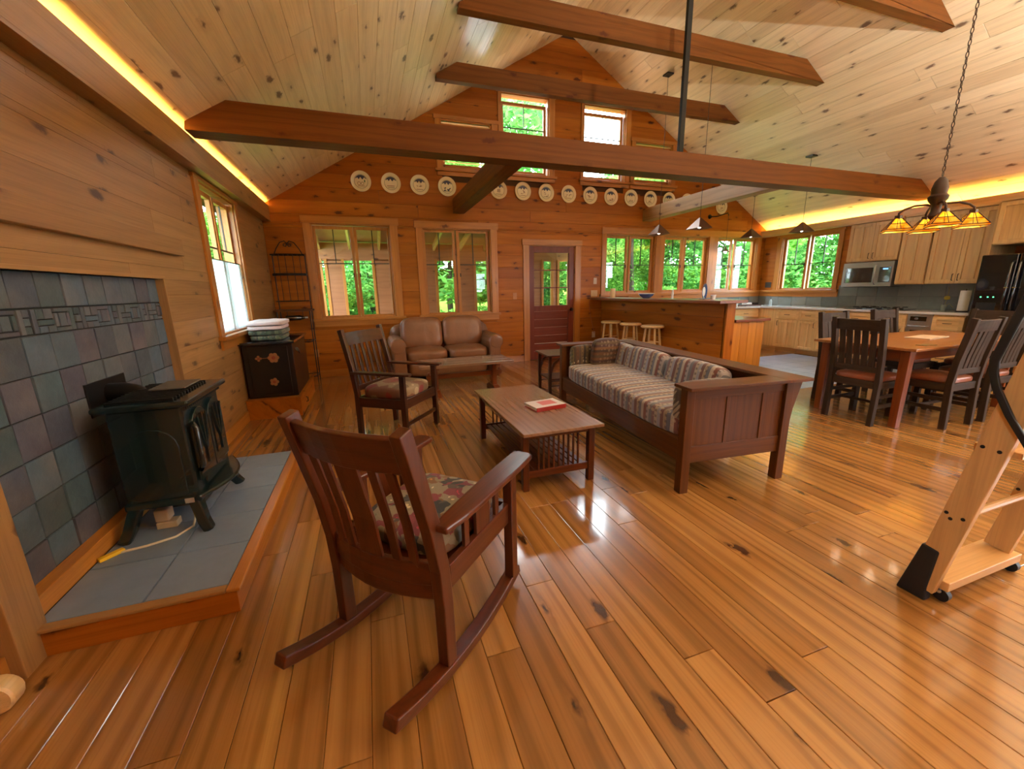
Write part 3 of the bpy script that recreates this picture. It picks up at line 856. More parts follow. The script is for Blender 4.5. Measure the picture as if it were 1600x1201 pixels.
tag(smooth_by_angle(MB().lathe([(0,0),(.05,0),(.056,.008),(.056,.05),(.05,.06),(0,.06)], 20, (0,0,0), 'y').build('log', W('maple','y'), None, loc=(-1.245, 1.515, .057))), 'round pale log end lying on the floor at the left edge', 'log')

# ------------------------------------------------------------------ stove
enam = plain('green_enamel', lin(13,33,36), .25, coat=.5, var=.15, scale=6)
iron = plain('cast_iron', lin(24,26,27), .35, .3, var=.2)
st = thing('stove', 'dark green enamelled cast iron stove on the grey tiled hearth', 'stove', (-1.06, 2.59, .115)); st.scale = (1, 1, 1.035)
def sb(name, b, mat=enam, bev=.006, par=None): return box(name, mat, par or st, b, bev)
body = sb('body', (-.15, .15, -.25, .25, .17, .64), enam, .012)
sb('top', (-.185, .195, -.29, .29, .64, .668), enam, .012)
for k in range(13): sb('grate_bar', (-.15+0, .12, -.235+k*.036, -.222+k*.036, .668, .680), iron, .002)
sb('tray', (-.06, .10, -.03, .20, .682, .690), plain('steel_tray', lin(112,106,98), .5, .5), .002)
sb('skirt', (-.16, .16, -.262, .262, .145, .185), enam, .01)
for k in range(22): sb('dentil', (.155, .166, -.255+k*.0235, -.243+k*.0235, .615, .636), enam, .002)
for sx in (-1, 1):
    for sy in (-1, 1):
        MB().strip([(sx*.11, sy*.215, .20), (sx*.135, sy*.24, .12), (sx*.155, sy*.265, .05), (sx*.18, sy*.285, 0)], lambda q: .07-.03*q, .05, (0,1,0)).build('leg', enam, st, .008)
# arched front doors
def arch(y0, y1, z0, z1, n=10):
    r_ = (y1-y0)/2; c_ = (y0+y1)/2
    return [(y0, z0), (y1, z0)] + [(c_+r_*math.cos(a*PI/n), z1-r_+r_*math.sin(a*PI/n)) for a in range(n+1)]
for s_, (a, b) in enumerate(((-.215, -.005), (.005, .215))):
    MB().prism(arch(a, b, .24, .60), .150, .168, 'yz').build('door', enam, st, .004)
    MB().prism(arch(a+.035, b-.035, .30, .57), .169, .173, 'yz').build('glass', plain('stove_glass', lin(16,14,14), .08, coat=1), st)
    mm = MB(); c_ = (a+b)/2
    mm.box(.172, .180, c_-.006, c_+.006, .30, .57)
    for q in (-1, 1): mm.tube([(.177, c_, .38), (.177, c_+q*.03, .44), (.177, c_+q*.06, .56)], .006, 6)
    mm.build('tracery', enam, st)
MB().tube([(.17, -.225, .30), (.19, -.235, .33), (.19, -.235, .52), (.17, -.225, .55)], .012, 8).build('door_handle', enam, st, smooth=True)
sb('ash_door', (.150, .166, -.16, .16, .195, .245), enam, .006)
MB().prism([(-.265, .15), (-.22, .22), (-.1, .262), (.1, .262), (.22, .22), (.265, .15)], .165, .188, 'yz').v
lip = MB(); n_ = 12; pts = []
for k in range(n_+1):
    t = k/n_; y = -.28+.56*t; x = .165+.095*math.sin(PI*t); pts.append((x, y))
poly = [(.14, .28), (.14, -.28)] + pts
lip.prism([(p[0], p[1]) for p in poly], .168, .188, 'xy').build('ash_lip', enam, st, .006)
for sy in (-1,):
    MB().prism([(-.11, .20), (.11, .20), (.11, .44)] + [(.11*math.cos(a*PI/8), .44+.10*math.sin(a*PI/8)) for a in range(1, 8)] + [(-.11, .44)], -.256, -.250, 'xz').build('side_panel', enam, st, .003)
pipe = plain('flue_pipe', lin(30,28,30), .45, .5)
smooth_by_angle(MB().tube([(-.12,.08,.62),(-.17,.09,.655),(-.21,.10,.665),(-.285,.10,.668)], [.05,.05,.05,.05], 18).build('flue_pipe', pipe, st))
MB().box(-.289, -.279, -.08, .27, .58, .745).build('flue_plate', pipe, st, .003)
sb('label_plate', (.09, .13, -.2635, -.262, .15, .175), plain('foil_label', lin(170,166,160), .4), .0)
sb('burner_valve', (-.03, .12, -.12, .02, .075, .145), plain('valve_metal', lin(90,86,82), .35, .7), .006)
ivory = plain('ivory_plastic', lin(206,198,176), .5)
co = thing('control_box', 'small white receiver box under the green stove', 'box', (-1.10, 2.43, .115))
MB().box(-.045, .045, -.03, .03, 0, .035).build('box_base', ivory, co, .004); MB().box(-.05, .01, -.02, .05, .035, .10).build('box_lid', ivory, co, .006)
tag(smooth_by_angle(MB().tube([(-1.22,2.22,.121),(-1.12,2.24,.121),(-1.02,2.28,.121),(-.97,2.36,.125),(-.975,2.42,.16),(-.98,2.45,.23)], .006, 6).build('power_cord', ivory)), 'white cord curling over the hearth tiles below the stove', 'cord')
tag(MB().bar((-1.275, 2.17, .125), (-1.21, 2.24, .125), .028, .016).build('plug', plain('yellow_plastic', lin(230,190,30), .5), None, .003), 'yellow plug at the end of the white cord behind the stove', 'plug')

# ------------------------------------------------------------------ cabinet by the curtained window
pl = thing('plinth', 'low orange wooden plinth under the black cabinet', 'platform', (-1.04, 5.37, 0))
box('plinth_box', 'wall_pine', pl, (-.255, .26, -.58, .58, 0, .205), .003)
box('plinth_top', 'wall_pine', pl, (-.26, .265, -.585, .585, .205, .213), .002)
MB().tube([(.262,-.25,.13),(.282,-.25,.125),(.282,-.25,.08),(.262,-.25,.075)], .006, 6).build('handle', iron, pl)
blk = plain('black_lacquer', lin(20,17,17), .3, coat=.3, var=.2)
cb = thing('cabinet', 'black lacquered cabinet with painted gold motifs below the folded blankets', 'cabinet', (-1.04, 5.33, .214))
box('carcass', plain('black_brown', lin(24,17,15), .35, coat=.3), cb, (-.235, .235, -.46, .46, 0, .575), .004)
box('top', plain('black_top', lin(34,34,36), .16, coat=.8), cb, (-.26, .262, -.49, .49, .575, .602), .006)
sp = box('side_panel', blk, cb, (-.185, .185, -.468, -.459, .03, .55), .003)
gold = plain('gold_paint', lin(140,92,54), .5); red = plain('red_paint', lin(130,52,36), .5)
def flower(x, z, r, par, petals=6):
    m_ = MB()
    for k in range(petals):
        a = 2*PI*k/petals; m_.lathe([(0,-.0015),(r*.42,0),(0,.0015)], 8, (x+r*.6*math.cos(a), -.4695, z+r*.6*math.sin(a)), 'y')
    m_.build('painted_flower', gold, par); MB().lathe([(0,-.002),(r*.35,0),(0,.002)], 8, (x, -.471, z), 'y').build('painted_centre', red, par)
flower(.045, .43, .055, cb); flower(-.095, .43, .032, cb, 4); flower(.02, .17, .045, cb, 5)
box('painted_stem', gold, cb, (-.07, .04, -.4705, -.468, .427, .434), 0)
MB().tube([(.237,-.30,.50),(.26,-.30,.47),(.27,-.26,.44),(.26,-.22,.47),(.237,-.22,.50)], .006, 6).build('handle', iron, cb)
def folded(name, label, cat, loc, lay, mat, hx, hy, rz=0):
    t = thing(name, label, cat, loc, rz, 'folded blankets on the black cabinet'); z = 0
    for k, (h, dx) in enumerate(lay):
        MB().pillow(hx-dx, hy-dx*.7, h/2*1.03, (0, 0, z+h/2), 6.0, 10, .06, None, .006, k+3).build('fold', mat, t, smooth=True); z += h
    return z
gq = cloth_stripes('green_quilt', [(60,86,72),(78,104,88),(52,74,66),(96,120,96),(66,92,80)], 6, 'x', .4)
wb2 = plain('white_fleece', lin(206,190,190), .95, var=.12, scale=30, bump=.3)
folded('green_quilt', 'green patterned quilt folded below the white blanket on the cabinet', 'blanket', (-1.06, 5.22, .817), [(.055,.01),(.055,0)], gq, .17, .27)
folded('white_blanket', 'pinkish white fleece blanket folded on top of the green quilt', 'blanket', (-1.06, 5.20, .929), [(.045,.01),(.05,0)], wb2, .18, .28)

# baker's rack in the corner
rk = thing('plant_rack', 'tall black iron rack with scrolled top and shelves in the left far corner', 'rack', (-1.01, 6.72, 0))
ri = plain('wrought_iron', lin(40,34,32), .45, .6)
for sx in (-1, 1):
    for sy in (-1, 1):
        m_ = MB().tube([(sx*.21, sy*.12, 0), (sx*.21, sy*.12, 1.06 if sy < 0 else 1.84)], .008, 6)
        m_.build('post', ri, rk)
MB().tube([(-.19,.12,1.84),(-.15,.12,1.93),(-.09,.12,2.02),(-.03,.12,2.04),(0,.12,2.0),(-.02,.12,1.965),(-.05,.12,1.975),(-.045,.12,2.0)], .007, 6).build('scroll', ri, rk)
MB().tube([(.19,.12,1.84),(.15,.12,1.93),(.09,.12,2.02),(.03,.12,2.04),(0,.12,2.0),(.02,.12,1.965),(.05,.12,1.975),(.045,.12,2.0)], .007, 6).build('scroll', ri, rk)
for z, d0, nm, mt in ((1.845, 0, 'shelf', ri), (1.57, -.02, 'shelf', ri), (1.20, -.03, 'shelf', ri), (.62, -.12, 'shelf', ri), (.10, -.12, 'shelf', ri)):
    m_ = MB()
    m_.tube([(-.21,.12,z),(-.21,d0,z),(-.15,d0-.06,z),(0,d0-.085,z),(.15,d0-.06,z),(.21,d0,z),(.21,.12,z),(-.21,.12,z)], .009 if z > 1.5 else .007, 6)
    for k in range(7): m_.tube([(-.18+k*.06, .12, z), (-.18+k*.06, d0-.055, z)], .004, 5)
    m_.build(nm, ri, rk)
MB().strip([(-.21, d, 1.57) for d in (.12, -.02)] + [(-.15,-.085,1.57),(0,-.11,1.57),(.15,-.085,1.57)] + [(.21, d, 1.57) for d in (-.02, .12)], .035, .004, (0,0,1)).build('shelf_band', ri, rk)
m_ = MB()
for x in (-.14, -.05, .05, .14): m_.tube([(x,.12,1.20),(x,.12,1.845)], .004, 5)
m_.build('back_rods', ri, rk)
box('wooden_shelf', 'oak_mid', rk, (-.25, .25, -.15, .13, 1.055, 1.08), .005)
bt = thing('wine_bottle', 'dark wine bottle lying under the wooden shelf of the iron rack', 'bottle', (-.98, 6.66, .96), .3)
smooth_by_angle(MB().lathe([(0,-.15),(.035,-.148),(.038,-.14),(.038,.03),(.03,.06),(.014,.09),(.013,.14),(0,.14)], 16, (0,0,0), 'x').build('glass_body', plain('bottle_glass', lin(16,14,14), .08, coat=1), bt))
smooth_by_angle(MB().lathe([(0,.141),(.015,.141),(.015,.10),(.0141,.10)], 12, (0,0,0), 'x').build('foil', plain('foil_silver', lin(170,170,176), .3, .8), bt))
MB().tube([(-.12,0,-.05),(-.12,0,.095)], .004, 5).tube([(.08,0,-.03),(.08,0,.095)], .004, 5).tube([(-.12,.04,-.02),(-.12,0,-.05),(-.12,-.04,-.02)], .004, 5).build('hook', ri, bt)

# café curtain on the left window
cu = thing('cafe_curtain', 'sheer pale cafe curtain over the lower half of the left window', 'curtain', (XL-.025, 4.99, 0))
tcur = NT('sheer_cotton')
d1 = tcur.add('ShaderNodeBsdfTranslucent'); d1.inputs[0].default_value = lin(200,216,222)
d2 = tcur.add('ShaderNodeBsdfDiffuse'); d2.inputs[0].default_value = lin(196,212,220)
d3 = tcur.add('ShaderNodeBsdfTransparent')
mx1 = tcur.add('ShaderNodeMixShader'); mx1.inputs[0].default_value = .35; tcur.link(d1.outputs[0], mx1.inputs[1]); tcur.link(d2.outputs[0], mx1.inputs[2])
mx2 = tcur.add('ShaderNodeMixShader'); mx2.inputs[0].default_value = .22; tcur.link(mx1.outputs[0], mx2.inputs[1]); tcur.link(d3.outputs[0], mx2.inputs[2]); tcur.link(mx2.outputs[0], tcur.out.inputs[0])
for a, b in ((-.50, -.012), (.012, .50)):
    n_ = 90; vs = []
    for i in range(n_+1):
        y = a+(b-a)*i/n_; x = .010*math.sin(i*.95)+.004*math.sin(i*.37)
        for z in (.945, 1.2, 1.5, 1.63): vs.append((x, y, z))
    fs = [(i*4+j, i*4+4+j, i*4+5+j, i*4+1+j) for i in range(n_) for j in range(3)]
    MB().add(vs, fs).build('curtain_panel', tcur.m, cu, smooth=True)
MB().tube([(0,-.50,1.635),(0,.505,1.635)], .006, 8).build('curtain_rod', ri, cu)

# ------------------------------------------------------------------ plates on the far wall
cer = plain('plate_cream', lin(236,224,200), .25, coat=.5, var=.04)
cer_in = plain('plate_face', lin(232,222,196), .25, coat=.5, var=.04)
blue = plain('plate_blue', lin(44,54,92), .4); brown = plain('plate_brown', lin(120,60,44), .4); olive = plain('plate_olive', lin(88,98,60), .4)
words = ['first from the left, with a green sprig and red ring', 'second plate from the left, with a red line across', 'third plate from the left', 'fourth plate from the left, dark marks in its middle',
 'plate hidden behind the left timber', 'first plate right of the left timber, with a small grid', 'second plate right of the left timber', 'third plate right of the left timber', 'fourth plate right of the left timber',
 'fifth plate right of the left timber', 'sixth plate right of the left timber', 'seventh plate right of the left timber', 'eighth plate right of the left timber', 'plate partly cut by the pale right timber', 'plate mostly hidden by the pale right timber',
 'plate hidden behind the right timber', 'last plate on the right, above the wall lamp bracket']
for k in range(17):
    if k in (4, 15): continue
    x = .08+.43*k if k < 16 else 6.98; z = 2.915 if k < 16 else 2.86
    rg = random.Random(100+k)
    p = thing('wall_plate', 'cream plate with blue hills, ' + words[k], 'plate', (x, YF, z), 0, 'row of painted plates above the windows')
    smooth_by_angle(MB().lathe([(0,-.006),(.09,-.008),(.10,-.012),(.142,-.028),(.145,-.026),(.143,-.020),(.11,-.002),(0,0)], 36, (0,0,0), 'y').build('plate_body', cer, p), .9)
    m_ = MB().tube([(.096*math.cos(a*PI/16), -.0135, .096*math.sin(a*PI/16)) for a in range(33)], .0022, 5, False); m_.build('ring_line', olive, p)
    MB().lathe([(0,-.0098),(.093,-.0135),(.093,-.010)], 32, (0,0,0), 'y').build('face', cer_in, p)
    top = [(.088*math.cos(a*PI/12), .088*math.sin(a*PI/12)) for a in range(2, 11)]
    low = [(-.072, .034), (-.05, .052), (-.028, .026), (-.006, .060), (.022, .024), (.048, .056), (.072, .034)]
    MB().prism(top + low, -.0165, -.013, 'xz').build('blue_hills', blue, p)
    m_ = MB()
    if k == 0: m_.tube([(-.03+.022*math.cos(a), -.016, -.03+.022*math.sin(a)) for a in [q*PI/6 for q in range(13)]], .003, 5).tube([(.018+.02*math.cos(a), -.016, -.03+.02*math.sin(a)) for a in [q*PI/6 for q in range(13)]], .003, 5)
    elif k == 1: m_.box(-.06, .05, -.018, -.014, -.045, -.038)
    elif k == 5: [m_.box(-.02+q*.014, -.016+q*.014, -.018, -.014, -.035, .01) for q in range(4)]; [m_.box(-.02, .026, -.018, -.014, -.035+q*.02, -.031+q*.02) for q in range(3)]
    else:
        for q in range(4):
            x0, z0 = rg.uniform(-.045,.045), rg.uniform(-.06,.005)
            m_.tube([(x0,-.016,z0),(x0+rg.uniform(-.02,.02),-.016,z0+rg.uniform(-.02,.02)),(x0+rg.uniform(-.03,.03),-.016,z0+rg.uniform(-.02,.02))], .0035 if k != 3 else .008, 5)
    m_.build('painted_marks', brown if k != 3 else blue, p)
    MB().box(-.05,.05,-.016,-.0135,-.068,-.062).build('painted_line', olive if k % 2 else brown, p)
    if k == 0: MB().pillow(.008,.002,.018,(.052,-.0155,.004),3,3).build('green_sprig', plain('sprig', lin(50,100,60), .5), p)

# ------------------------------------------------------------------ rocking chair in the foreground
def xf(M_, o):     # helper: put an object's mesh through a matrix
    o.data.transform(M_); return o
RZ = math.radians(-45)     # local +y faces the way the sitter looks
rc = thing('rocking_chair', 'reddish brown slatted rocking chair seen from behind in the foreground', 'chair', (.155, 1.495, 0), RZ)
wd = 'oak_dark'
hw = .235                    # half spacing of the posts
def rock(y): return .024 + .40*max(0, abs(y+.02))**2.0
for s_ in (-1, 1):
    pts = [(s_*hw, y, rock(y)) for y in [-.525+.043*k for k in range(20)]]
    MB().strip(pts, lambda q: .052, .042, (1,0,0)).build('rocker', W(wd,'y'), rc, .005)
    # rear post: upright to the seat, then raked back
    yb = -.245
    MB().strip([(s_*hw, yb, rock(yb)+.02), (s_*hw, yb-.002, .30), (s_*hw, yb-.012, .44), (s_*(hw-.003), yb-.04, .60), (s_*(hw-.006), yb-.085, .77), (s_*(hw-.01), yb-.13, .935)], lambda q: .042, .052, (1,0,0)).build('post', W(wd,'z'), rc, .004)
    MB().box(s_*(hw+.01)-.021, s_*(hw+.01)+.021, .21, .258, rock(.23)+.02, .585).build('leg', wd, rc, .004)
    MB().box(s_*hw-.013, s_*hw+.013, -.22, .215, .335, .425).build('side_rail', wd, rc, .003)
    # broad arm
    xa = s_*(hw+.028)
    MB().prism([(xa-.028*1-.0, -.285), (xa+.028, -.285), (xa+.042, -.18), (xa+.050, .20), (xa+.044, .335), (xa+.02, .35), (xa-.03, .35), (xa-.05, .335), (xa-.050, .12), (xa-.040, -.12)], .585, .608, 'xy').build('arm', W(wd,'y'), rc, .006)
    MB().box(s_*hw-.007, s_*hw+.007, -.115, -.085, .42, .588).build('arm_slat', wd, rc, .002)
    MB().box(s_*hw-.007, s_*hw+.007, -.035, .065, .42, .588).build('arm_slat', wd, rc, .002)
    MB().box(s_*hw-.007, s_*hw+.007, .11, .14, .42, .588).build('arm_slat', wd, rc, .002)
def bow(z, y, d, h, t, n=8, x=hw-.02):
    return [(-x+2*x*k/n, y-d*math.sin(PI*k/n), z) for k in range(n+1)]
MB().strip(bow(.855, -.355, .030, .12, .022), .125, .022, (0,-.28,.96)).build('top_rail', W(wd,'x'), rc, .004)
MB().strip(bow(.415, -.258, .045, .10, .022, 8, hw-.015), .085, .022, (0,0,1)).build('lower_rail', W(wd,'x'), rc, .004)
MB().strip(bow(.345, -.25, .045, .10, .022, 8, hw-.015), .06, .022, (0,0,1)).build('seat_rail', W(wd,'x'), rc, .004)
for x, wv in ((-.158,.034), (-.098,.034), (0,.094), (.098,.034), (.158,.034)):
    c_ = math.cos(x/hw*PI/2)
    MB().strip([(x, -.260-.042*c_, .44), (x, -.285-.04*c_, .60), (x, -.318-.036*c_, .72), (x, -.342-.03*c_, .80)], wv, .011, (1,0,0)).build('back_slat', W(wd,'z'), rc, .002)
box('front_rail', wd, rc, (-hw, hw, .215, .24, .33, .425))
box('seat_frame', wd, rc, (-hw+.012, hw-.012, -.235, .215, .385, .405))
kil = cloth_scroll('kilim_cushion', (52,56,60), [(214,200,170),(176,60,84),(206,190,150),(70,72,80),(186,128,70),(216,204,176),(196,76,100),(120,114,100)], 22)
cs = tag(MB().pillow(.205,.215,.045,(0,0,0),5,12,.25,None,.006,5).build('seat_cushion', kil, None, smooth=True), 'patterned red, cream and black cushion lying on the foreground rocking chair', 'cushion')
cs.location = (.165, 1.50, .450); cs.rotation_euler = (.05, 0, RZ)
cs2 = MB().tube([(.05,-.2,-.02),(.14,-.25,-.03),(.13,-.245,-.10)], .004, 5).build('tie_cord', plain('tie_cotton', lin(190,176,140), .9), cs)

# ------------------------------------------------------------------ slatted armchair by the stove side
ac = thing('slatted_armchair', 'dark slatted open armchair with a scroll patterned seat behind the rocker', 'chair', (.195, 3.865, 0), math.radians(-127))
wd = 'walnut'; hx = .275
for s_ in (-1, 1):
    MB().strip([(s_*hx, -.235, 0), (s_*hx, -.235, .42), (s_*hx, -.27, .66), (s_*hx, -.345, .985)], lambda q: .038, .045, (1,0,0)).build('post', W(wd,'z'), ac, .003)
    MB().box(s_*hx-.02, s_*hx+.02, .215, .26, 0, .60).build('leg', wd, ac, .003)
    MB().prism([(s_*hx-.035, -.27), (s_*hx+.035, -.27), (s_*hx+.045, .29), (s_*hx+.03, .32), (s_*hx-.03, .32), (s_*hx-.045, .29)], .60, .62, 'xy').build('arm', W(wd,'y'), ac, .005)
    box('side_rail', wd, ac, (s_*hx-.012, s_*hx+.012, -.23, .22, .30, .385))
box('front_rail', wd, ac, (-hx, hx, .225, .25, .30, .385)); box('stretcher', wd, ac, (-hx, hx, .228, .248, .14, .175)); box('back_rail', wd, ac, (-hx, hx, -.25, -.225, .30, .385))
MB().strip(bow(.90, -.315, .03, 0, 0, 8, hx-.01), .115, .022, (0,-.2,.98)).build('top_rail', W(wd,'x'), ac, .003)
MB().bar((-hx,-.252,.46), (hx,-.252,.46), .02, .05).build('lower_rail', W(wd,'x'), ac, .003)
for k in range(6):
    x = -.19+k*.076; c_ = math.cos(x/hx*PI/2)
    MB().strip([(x, -.252, .47), (x, -.275-.01*c_, .64), (x, -.305-.026*c_, .86)], .032, .011, (1,0,0)).build('back_slat', W(wd,'z'), ac, .002)
scr = cloth_scroll('scroll_seat', (120,96,70), [(186,166,132),(128,52,52),(170,148,110),(176,158,124),(112,92,68),(140,60,56)], 9)
MB().pillow(.25,.235,.06,(0,.0,.42),4.5,10,.2).build('seat', scr, ac, smooth=True)

# ------------------------------------------------------------------ coffee table
ct = thing('coffee_table', 'brown oak coffee table with spindle ends in the middle of the room', 'table', (1.115, 2.825, 0))
wd = 'oak_dark'
tt = plain('table_top_sheen', lin(128,104,88), .2)
box('tabletop', W('coffee_top','y'), ct, (-.285, .285, -.625, .625, .408, .43), .004)
box('apron', wd, ct, (-.245, .245, -.53, -.512, .355, .408)); box('apron', wd, ct, (-.245, .245, .512, .53, .355, .408))
for s_ in (-1, 1): box('side_apron', W(wd,'y'), ct, (s_*.235-.009, s_*.235+.009, -.52, .52, .355, .408))
for sx in (-1, 1):
    for sy in (-1, 1): box('leg', wd, ct, (sx*.24-.022, sx*.24+.022, sy*.525-.022, sy*.525+.022, 0, .408), .003)
for sy in (-1, 1):
    box('lower_rail', wd, ct, (-.22, .22, sy*.525-.012, sy*.525+.012, .085, .135))
    for k in range(9): box('spindle', W(wd,'z'), ct, (-.145+k*.03625-.006, -.145+k*.03625+.006, sy*.525-.006, sy*.525+.006, .133, .357), .001)
for k in range(9): box('shelf_slat', W(wd,'y'), ct, (-.19+k*.0475-.017, -.19+k*.0475+.017, -.51, .51, .112, .124), .001)
bk = thing('book', 'thick hardback book with a white and red cover lying on the coffee table', 'book', (1.20, 2.71, .431), math.radians(8))
box('pages', plain('book_pages', lin(214,204,186), .8), bk, (-.125, .122, -.088, .088, .005, .026), .001)
box('cover', plain('cover_red', lin(150,40,40), .35), bk, (-.13, .125, -.092, .092, 0, .006), .001)
cv = box('cover', plain('cover_white', lin(206,200,200), .3), bk, (-.13, .125, -.092, .092, .025, .030), .001)
cv['label'] = 'white front cover'
sp_ = box('spine', plain('cover_red', lin(150,40,40), .35), bk, (-.13, .125, -.096, -.090, 0, .030), .001)
box('cover_band', plain('cover_pink', lin(196,92,88), .3), bk, (-.05, .08, -.045, .055, .0301, .0306), 0)

# ------------------------------------------------------------------ trestle table in front of the leather sofa
tb = thing('trestle_table', 'long low trestle coffee table in front of the brown leather sofa', 'table', (1.12, 5.12, 0))
wd = 'table_red'
for k in range(3): box('top_board', W('coffee_top','x'), tb, (-.59, .59, -.27+k*.18, -.27+(k+1)*.18-.003, .385, .42), .003)
box('rail', W(wd,'x'), tb, (-.50, .50, -.02, .02, .20, .26), .003)
for s_ in (-1, 1):
    box('trestle_post', wd, tb, (s_*.39-.03, s_*.39+.03, -.06, .06, .05, .36), .004)
    MB().prism([(-.22,0),(.22,0),(.22,.03),(.10,.075),(-.10,.075),(-.22,.03)], s_*.39-.04, s_*.39+.04, 'yz').build('trestle_foot', W(wd,'y'), tb, .004)
    box('cleat', W(wd,'y'), tb, (s_*.39-.03, s_*.39+.03, -.23, .23, .355, .386), .003)
    box('wedge', wd, tb, (s_*.47-.012, s_*.47+.012, -.012, .012, .17, .29), .002)

# ------------------------------------------------------------------ leather sofa
ls = thing('leather_sofa', 'brown leather two seat sofa with rolled arms under the far window', 'sofa', (1.085, 6.36, 0))
lm = leather('tan_leather', (138,92,58), (104,66,40))
MB().pillow(.62,.40,.115,(0,.0,.175),8,8,0).build('base', lm, ls, smooth=True)
MB().pillow(.80,.12,.36,(0,.36,.46),6,10,0).build('back_frame', lm, ls, smooth=True)
for s_ in (-1, 1):
    prof = [(-.09,.04),(.085,.04),(.085,.45)] + [(.015+.115*math.cos(a), .535+.115*math.sin(a)) for a in [(-35+k*24)*PI/180 for k in range(11)]] + [(-.09,.45)]
    MB().prism([(s_*(.715)+s_*u, v) for u, v in prof], -.42, .40, 'xz').build('arm', lm, ls, .025, 3)
    rr = MB().lathe([(0,-.428),(.085,-.43),(.10,-.425),(.10,-.41)], 24, (s_*.73, 0, .535), 'y').build('arm_roundel', lm, ls, .006); smooth_by_angle(rr)
    MB().pillow(.312,.34,.085,(s_*.315,-.07,.375),4.5,12,.22,None,.012,3+s_).build('seat_cushion', lm, ls, smooth=True)
    MB().pillow(.325,.125,.255,(s_*.325,.16,.655),4.0,12,0,Matrix.Rotation(-.18,3,'X'),.012,8+s_).build('back_cushion', lm, ls, smooth=True)
    for q in (-.33, .33): MB().lathe([(.022,0),(.03,.05)], 12, (s_*.66, q, 0)).build('foot', blk, ls)

# ------------------------------------------------------------------ mission sofa
ms = thing('mission_sofa', 'wooden panelled mission sofa with southwestern striped cushions', 'sofa', (2.302, 2.925, 0), math.radians(-5))
wd = 'oak_mid'; HL, HD = 1.135, .455; ZT = .712
poly_in = .15
box('back_cap', W(wd,'y'), ms, (HD-.19, HD, -HL, HL, ZT-.02, ZT), .003)
for s_ in (-1, 1):
    box('arm_cap', W(wd,'x'), ms, (-HD, HD-.188, s_*HL-s_*.165, s_*HL, ZT-.0205, ZT-.0005), .003)
    for x in (-.405, .345): box('post', W(wd,'z'), ms, (x-.03, x+.03, s_*1.045-.03, s_*1.045+.03, 0, ZT-.02), .003)
    ya = s_*1.045
    box('side_rail', W(wd,'x'), ms, (-.38, .32, ya-.014, ya+.014, .20, .31)); box('side_rail', W(wd,'x'), ms, (-.38, .32, ya-.014, ya+.014, .62, ZT-.02))
    for a, b in ((-.375,-.125), (-.10,.15), (.175,.32)): box('side_panel', W(wd,'z'), ms, (a, b, ya-.006, ya+.006, .30, .63), .001)
    for x in (-.1125, .1625): box('panel_stile', W(wd,'z'), ms, (x-.0135, x+.0135, ya-.0115, ya+.0115, .30, .63), .002)
    cbx = MB().prism([(.372, ZT-.02), (.455, ZT-.02), (.435, .62), (.40, .50), (.378, .36), (.372, .24)], ya-.02, ya+.02, 'xz').build('corbel', W(wd,'z'), ms, .003)
box('front_rail', W(wd,'y'), ms, (-.42, -.395, -1.03, 1.03, .20, .335), .003)
box('seat_ledge', W(wd,'y'), ms, (-.425, -.30, -1.02, 1.02, .335, .345), .003)
box('back_rail', W(wd,'y'), ms, (.34, .36, -1.03, 1.03, .20, .31)); box('back_rail', W(wd,'y'), ms, (.34, .36, -1.03, 1.03, .62, ZT-.02))
for k in range(8): box('back_panel', W(wd,'z'), ms, (.344, .356, -1.01+k*.2525, -1.01+(k+1)*.2525-.006, .30, .63), .001)
sw = [(160,152,154),(124,76,68),(180,168,154),(104,106,120),(158,136,112),(112,76,70),(148,150,162),(176,162,146),(122,90,96),(110,112,122)]
sw_y = cloth_stripes('southwest_weave', sw, 3.1, 'y')
sw_z = cloth_stripes('southwest_weave_dark', [(96,60,34),(58,40,32),(112,74,40),(70,40,34),(88,70,44),(60,34,30),(104,66,38),(76,60,44)], 4.4, 'z', .3)
sw_x = cloth_stripes('southwest_weave_side', [(112,96,60),(70,56,44),(96,64,44),(84,70,62),(120,100,70),(62,54,50)], 6, 'x')
MB().pillow(.36,1.015,.085,(-.055,0,.415),8,14,.12).build('seat_cushion', sw_y, ms, smooth=True)
def cushion(name, label, mat, h, loc, rot, e=5, seed=1, bulge=.25):
    c_, s_ = math.cos(math.radians(-5)), math.sin(math.radians(-5))
    o = MB().pillow(h[0], h[1], h[2], (0,0,0), e, 12, bulge, None, .004, seed).build(name, mat, None, smooth=True)
    o.location = (2.302+loc[0]*c_-loc[1]*s_, 2.925+loc[0]*s_+loc[1]*c_, loc[2]); o.rotation_euler = (rot[0], rot[1], rot[2]+math.radians(-5))
    return tag(o, label, 'cushion', 'loose cushions on the mission sofa')
for k, (y, lb) in enumerate(((.36, 'large striped back cushion in the middle of the mission sofa'), (-.34, 'large striped back cushion at the near end of the mission sofa'))):
    o = cushion('back_cushion', lb, sw_y, (.075, .335, .135), (.195, y, .568), (0, .20, 0), 5.5, k, .1)
    # bulge runs along local z; fine for a stuffed look
cushion('back_cushion', 'striped back cushion in the far corner of the mission sofa', sw_y, (.075,.15,.135), (.195, .84, .568), (0,.20,0), 5.5, 4, .1)
cushion('arm_cushion', 'upright striped cushion against the far arm of the mission sofa', sw_x, (.165,.045,.125), (-.19,.955,.565), (0,0,0), 6, 5, .1)
cushion('arm_cushion', 'upright cushion against the near arm of the mission sofa', sw_x, (.235,.065,.13), (-.165,-.935,.565), (0,0,0), 6, 6, .1)
cushion('throw_pillow', 'dark brown patterned square pillow near the far arm of the mission sofa', sw_z, (.165,.045,.15), (.0,.845,.615), (.12,0,.12), 6, 7, .1)
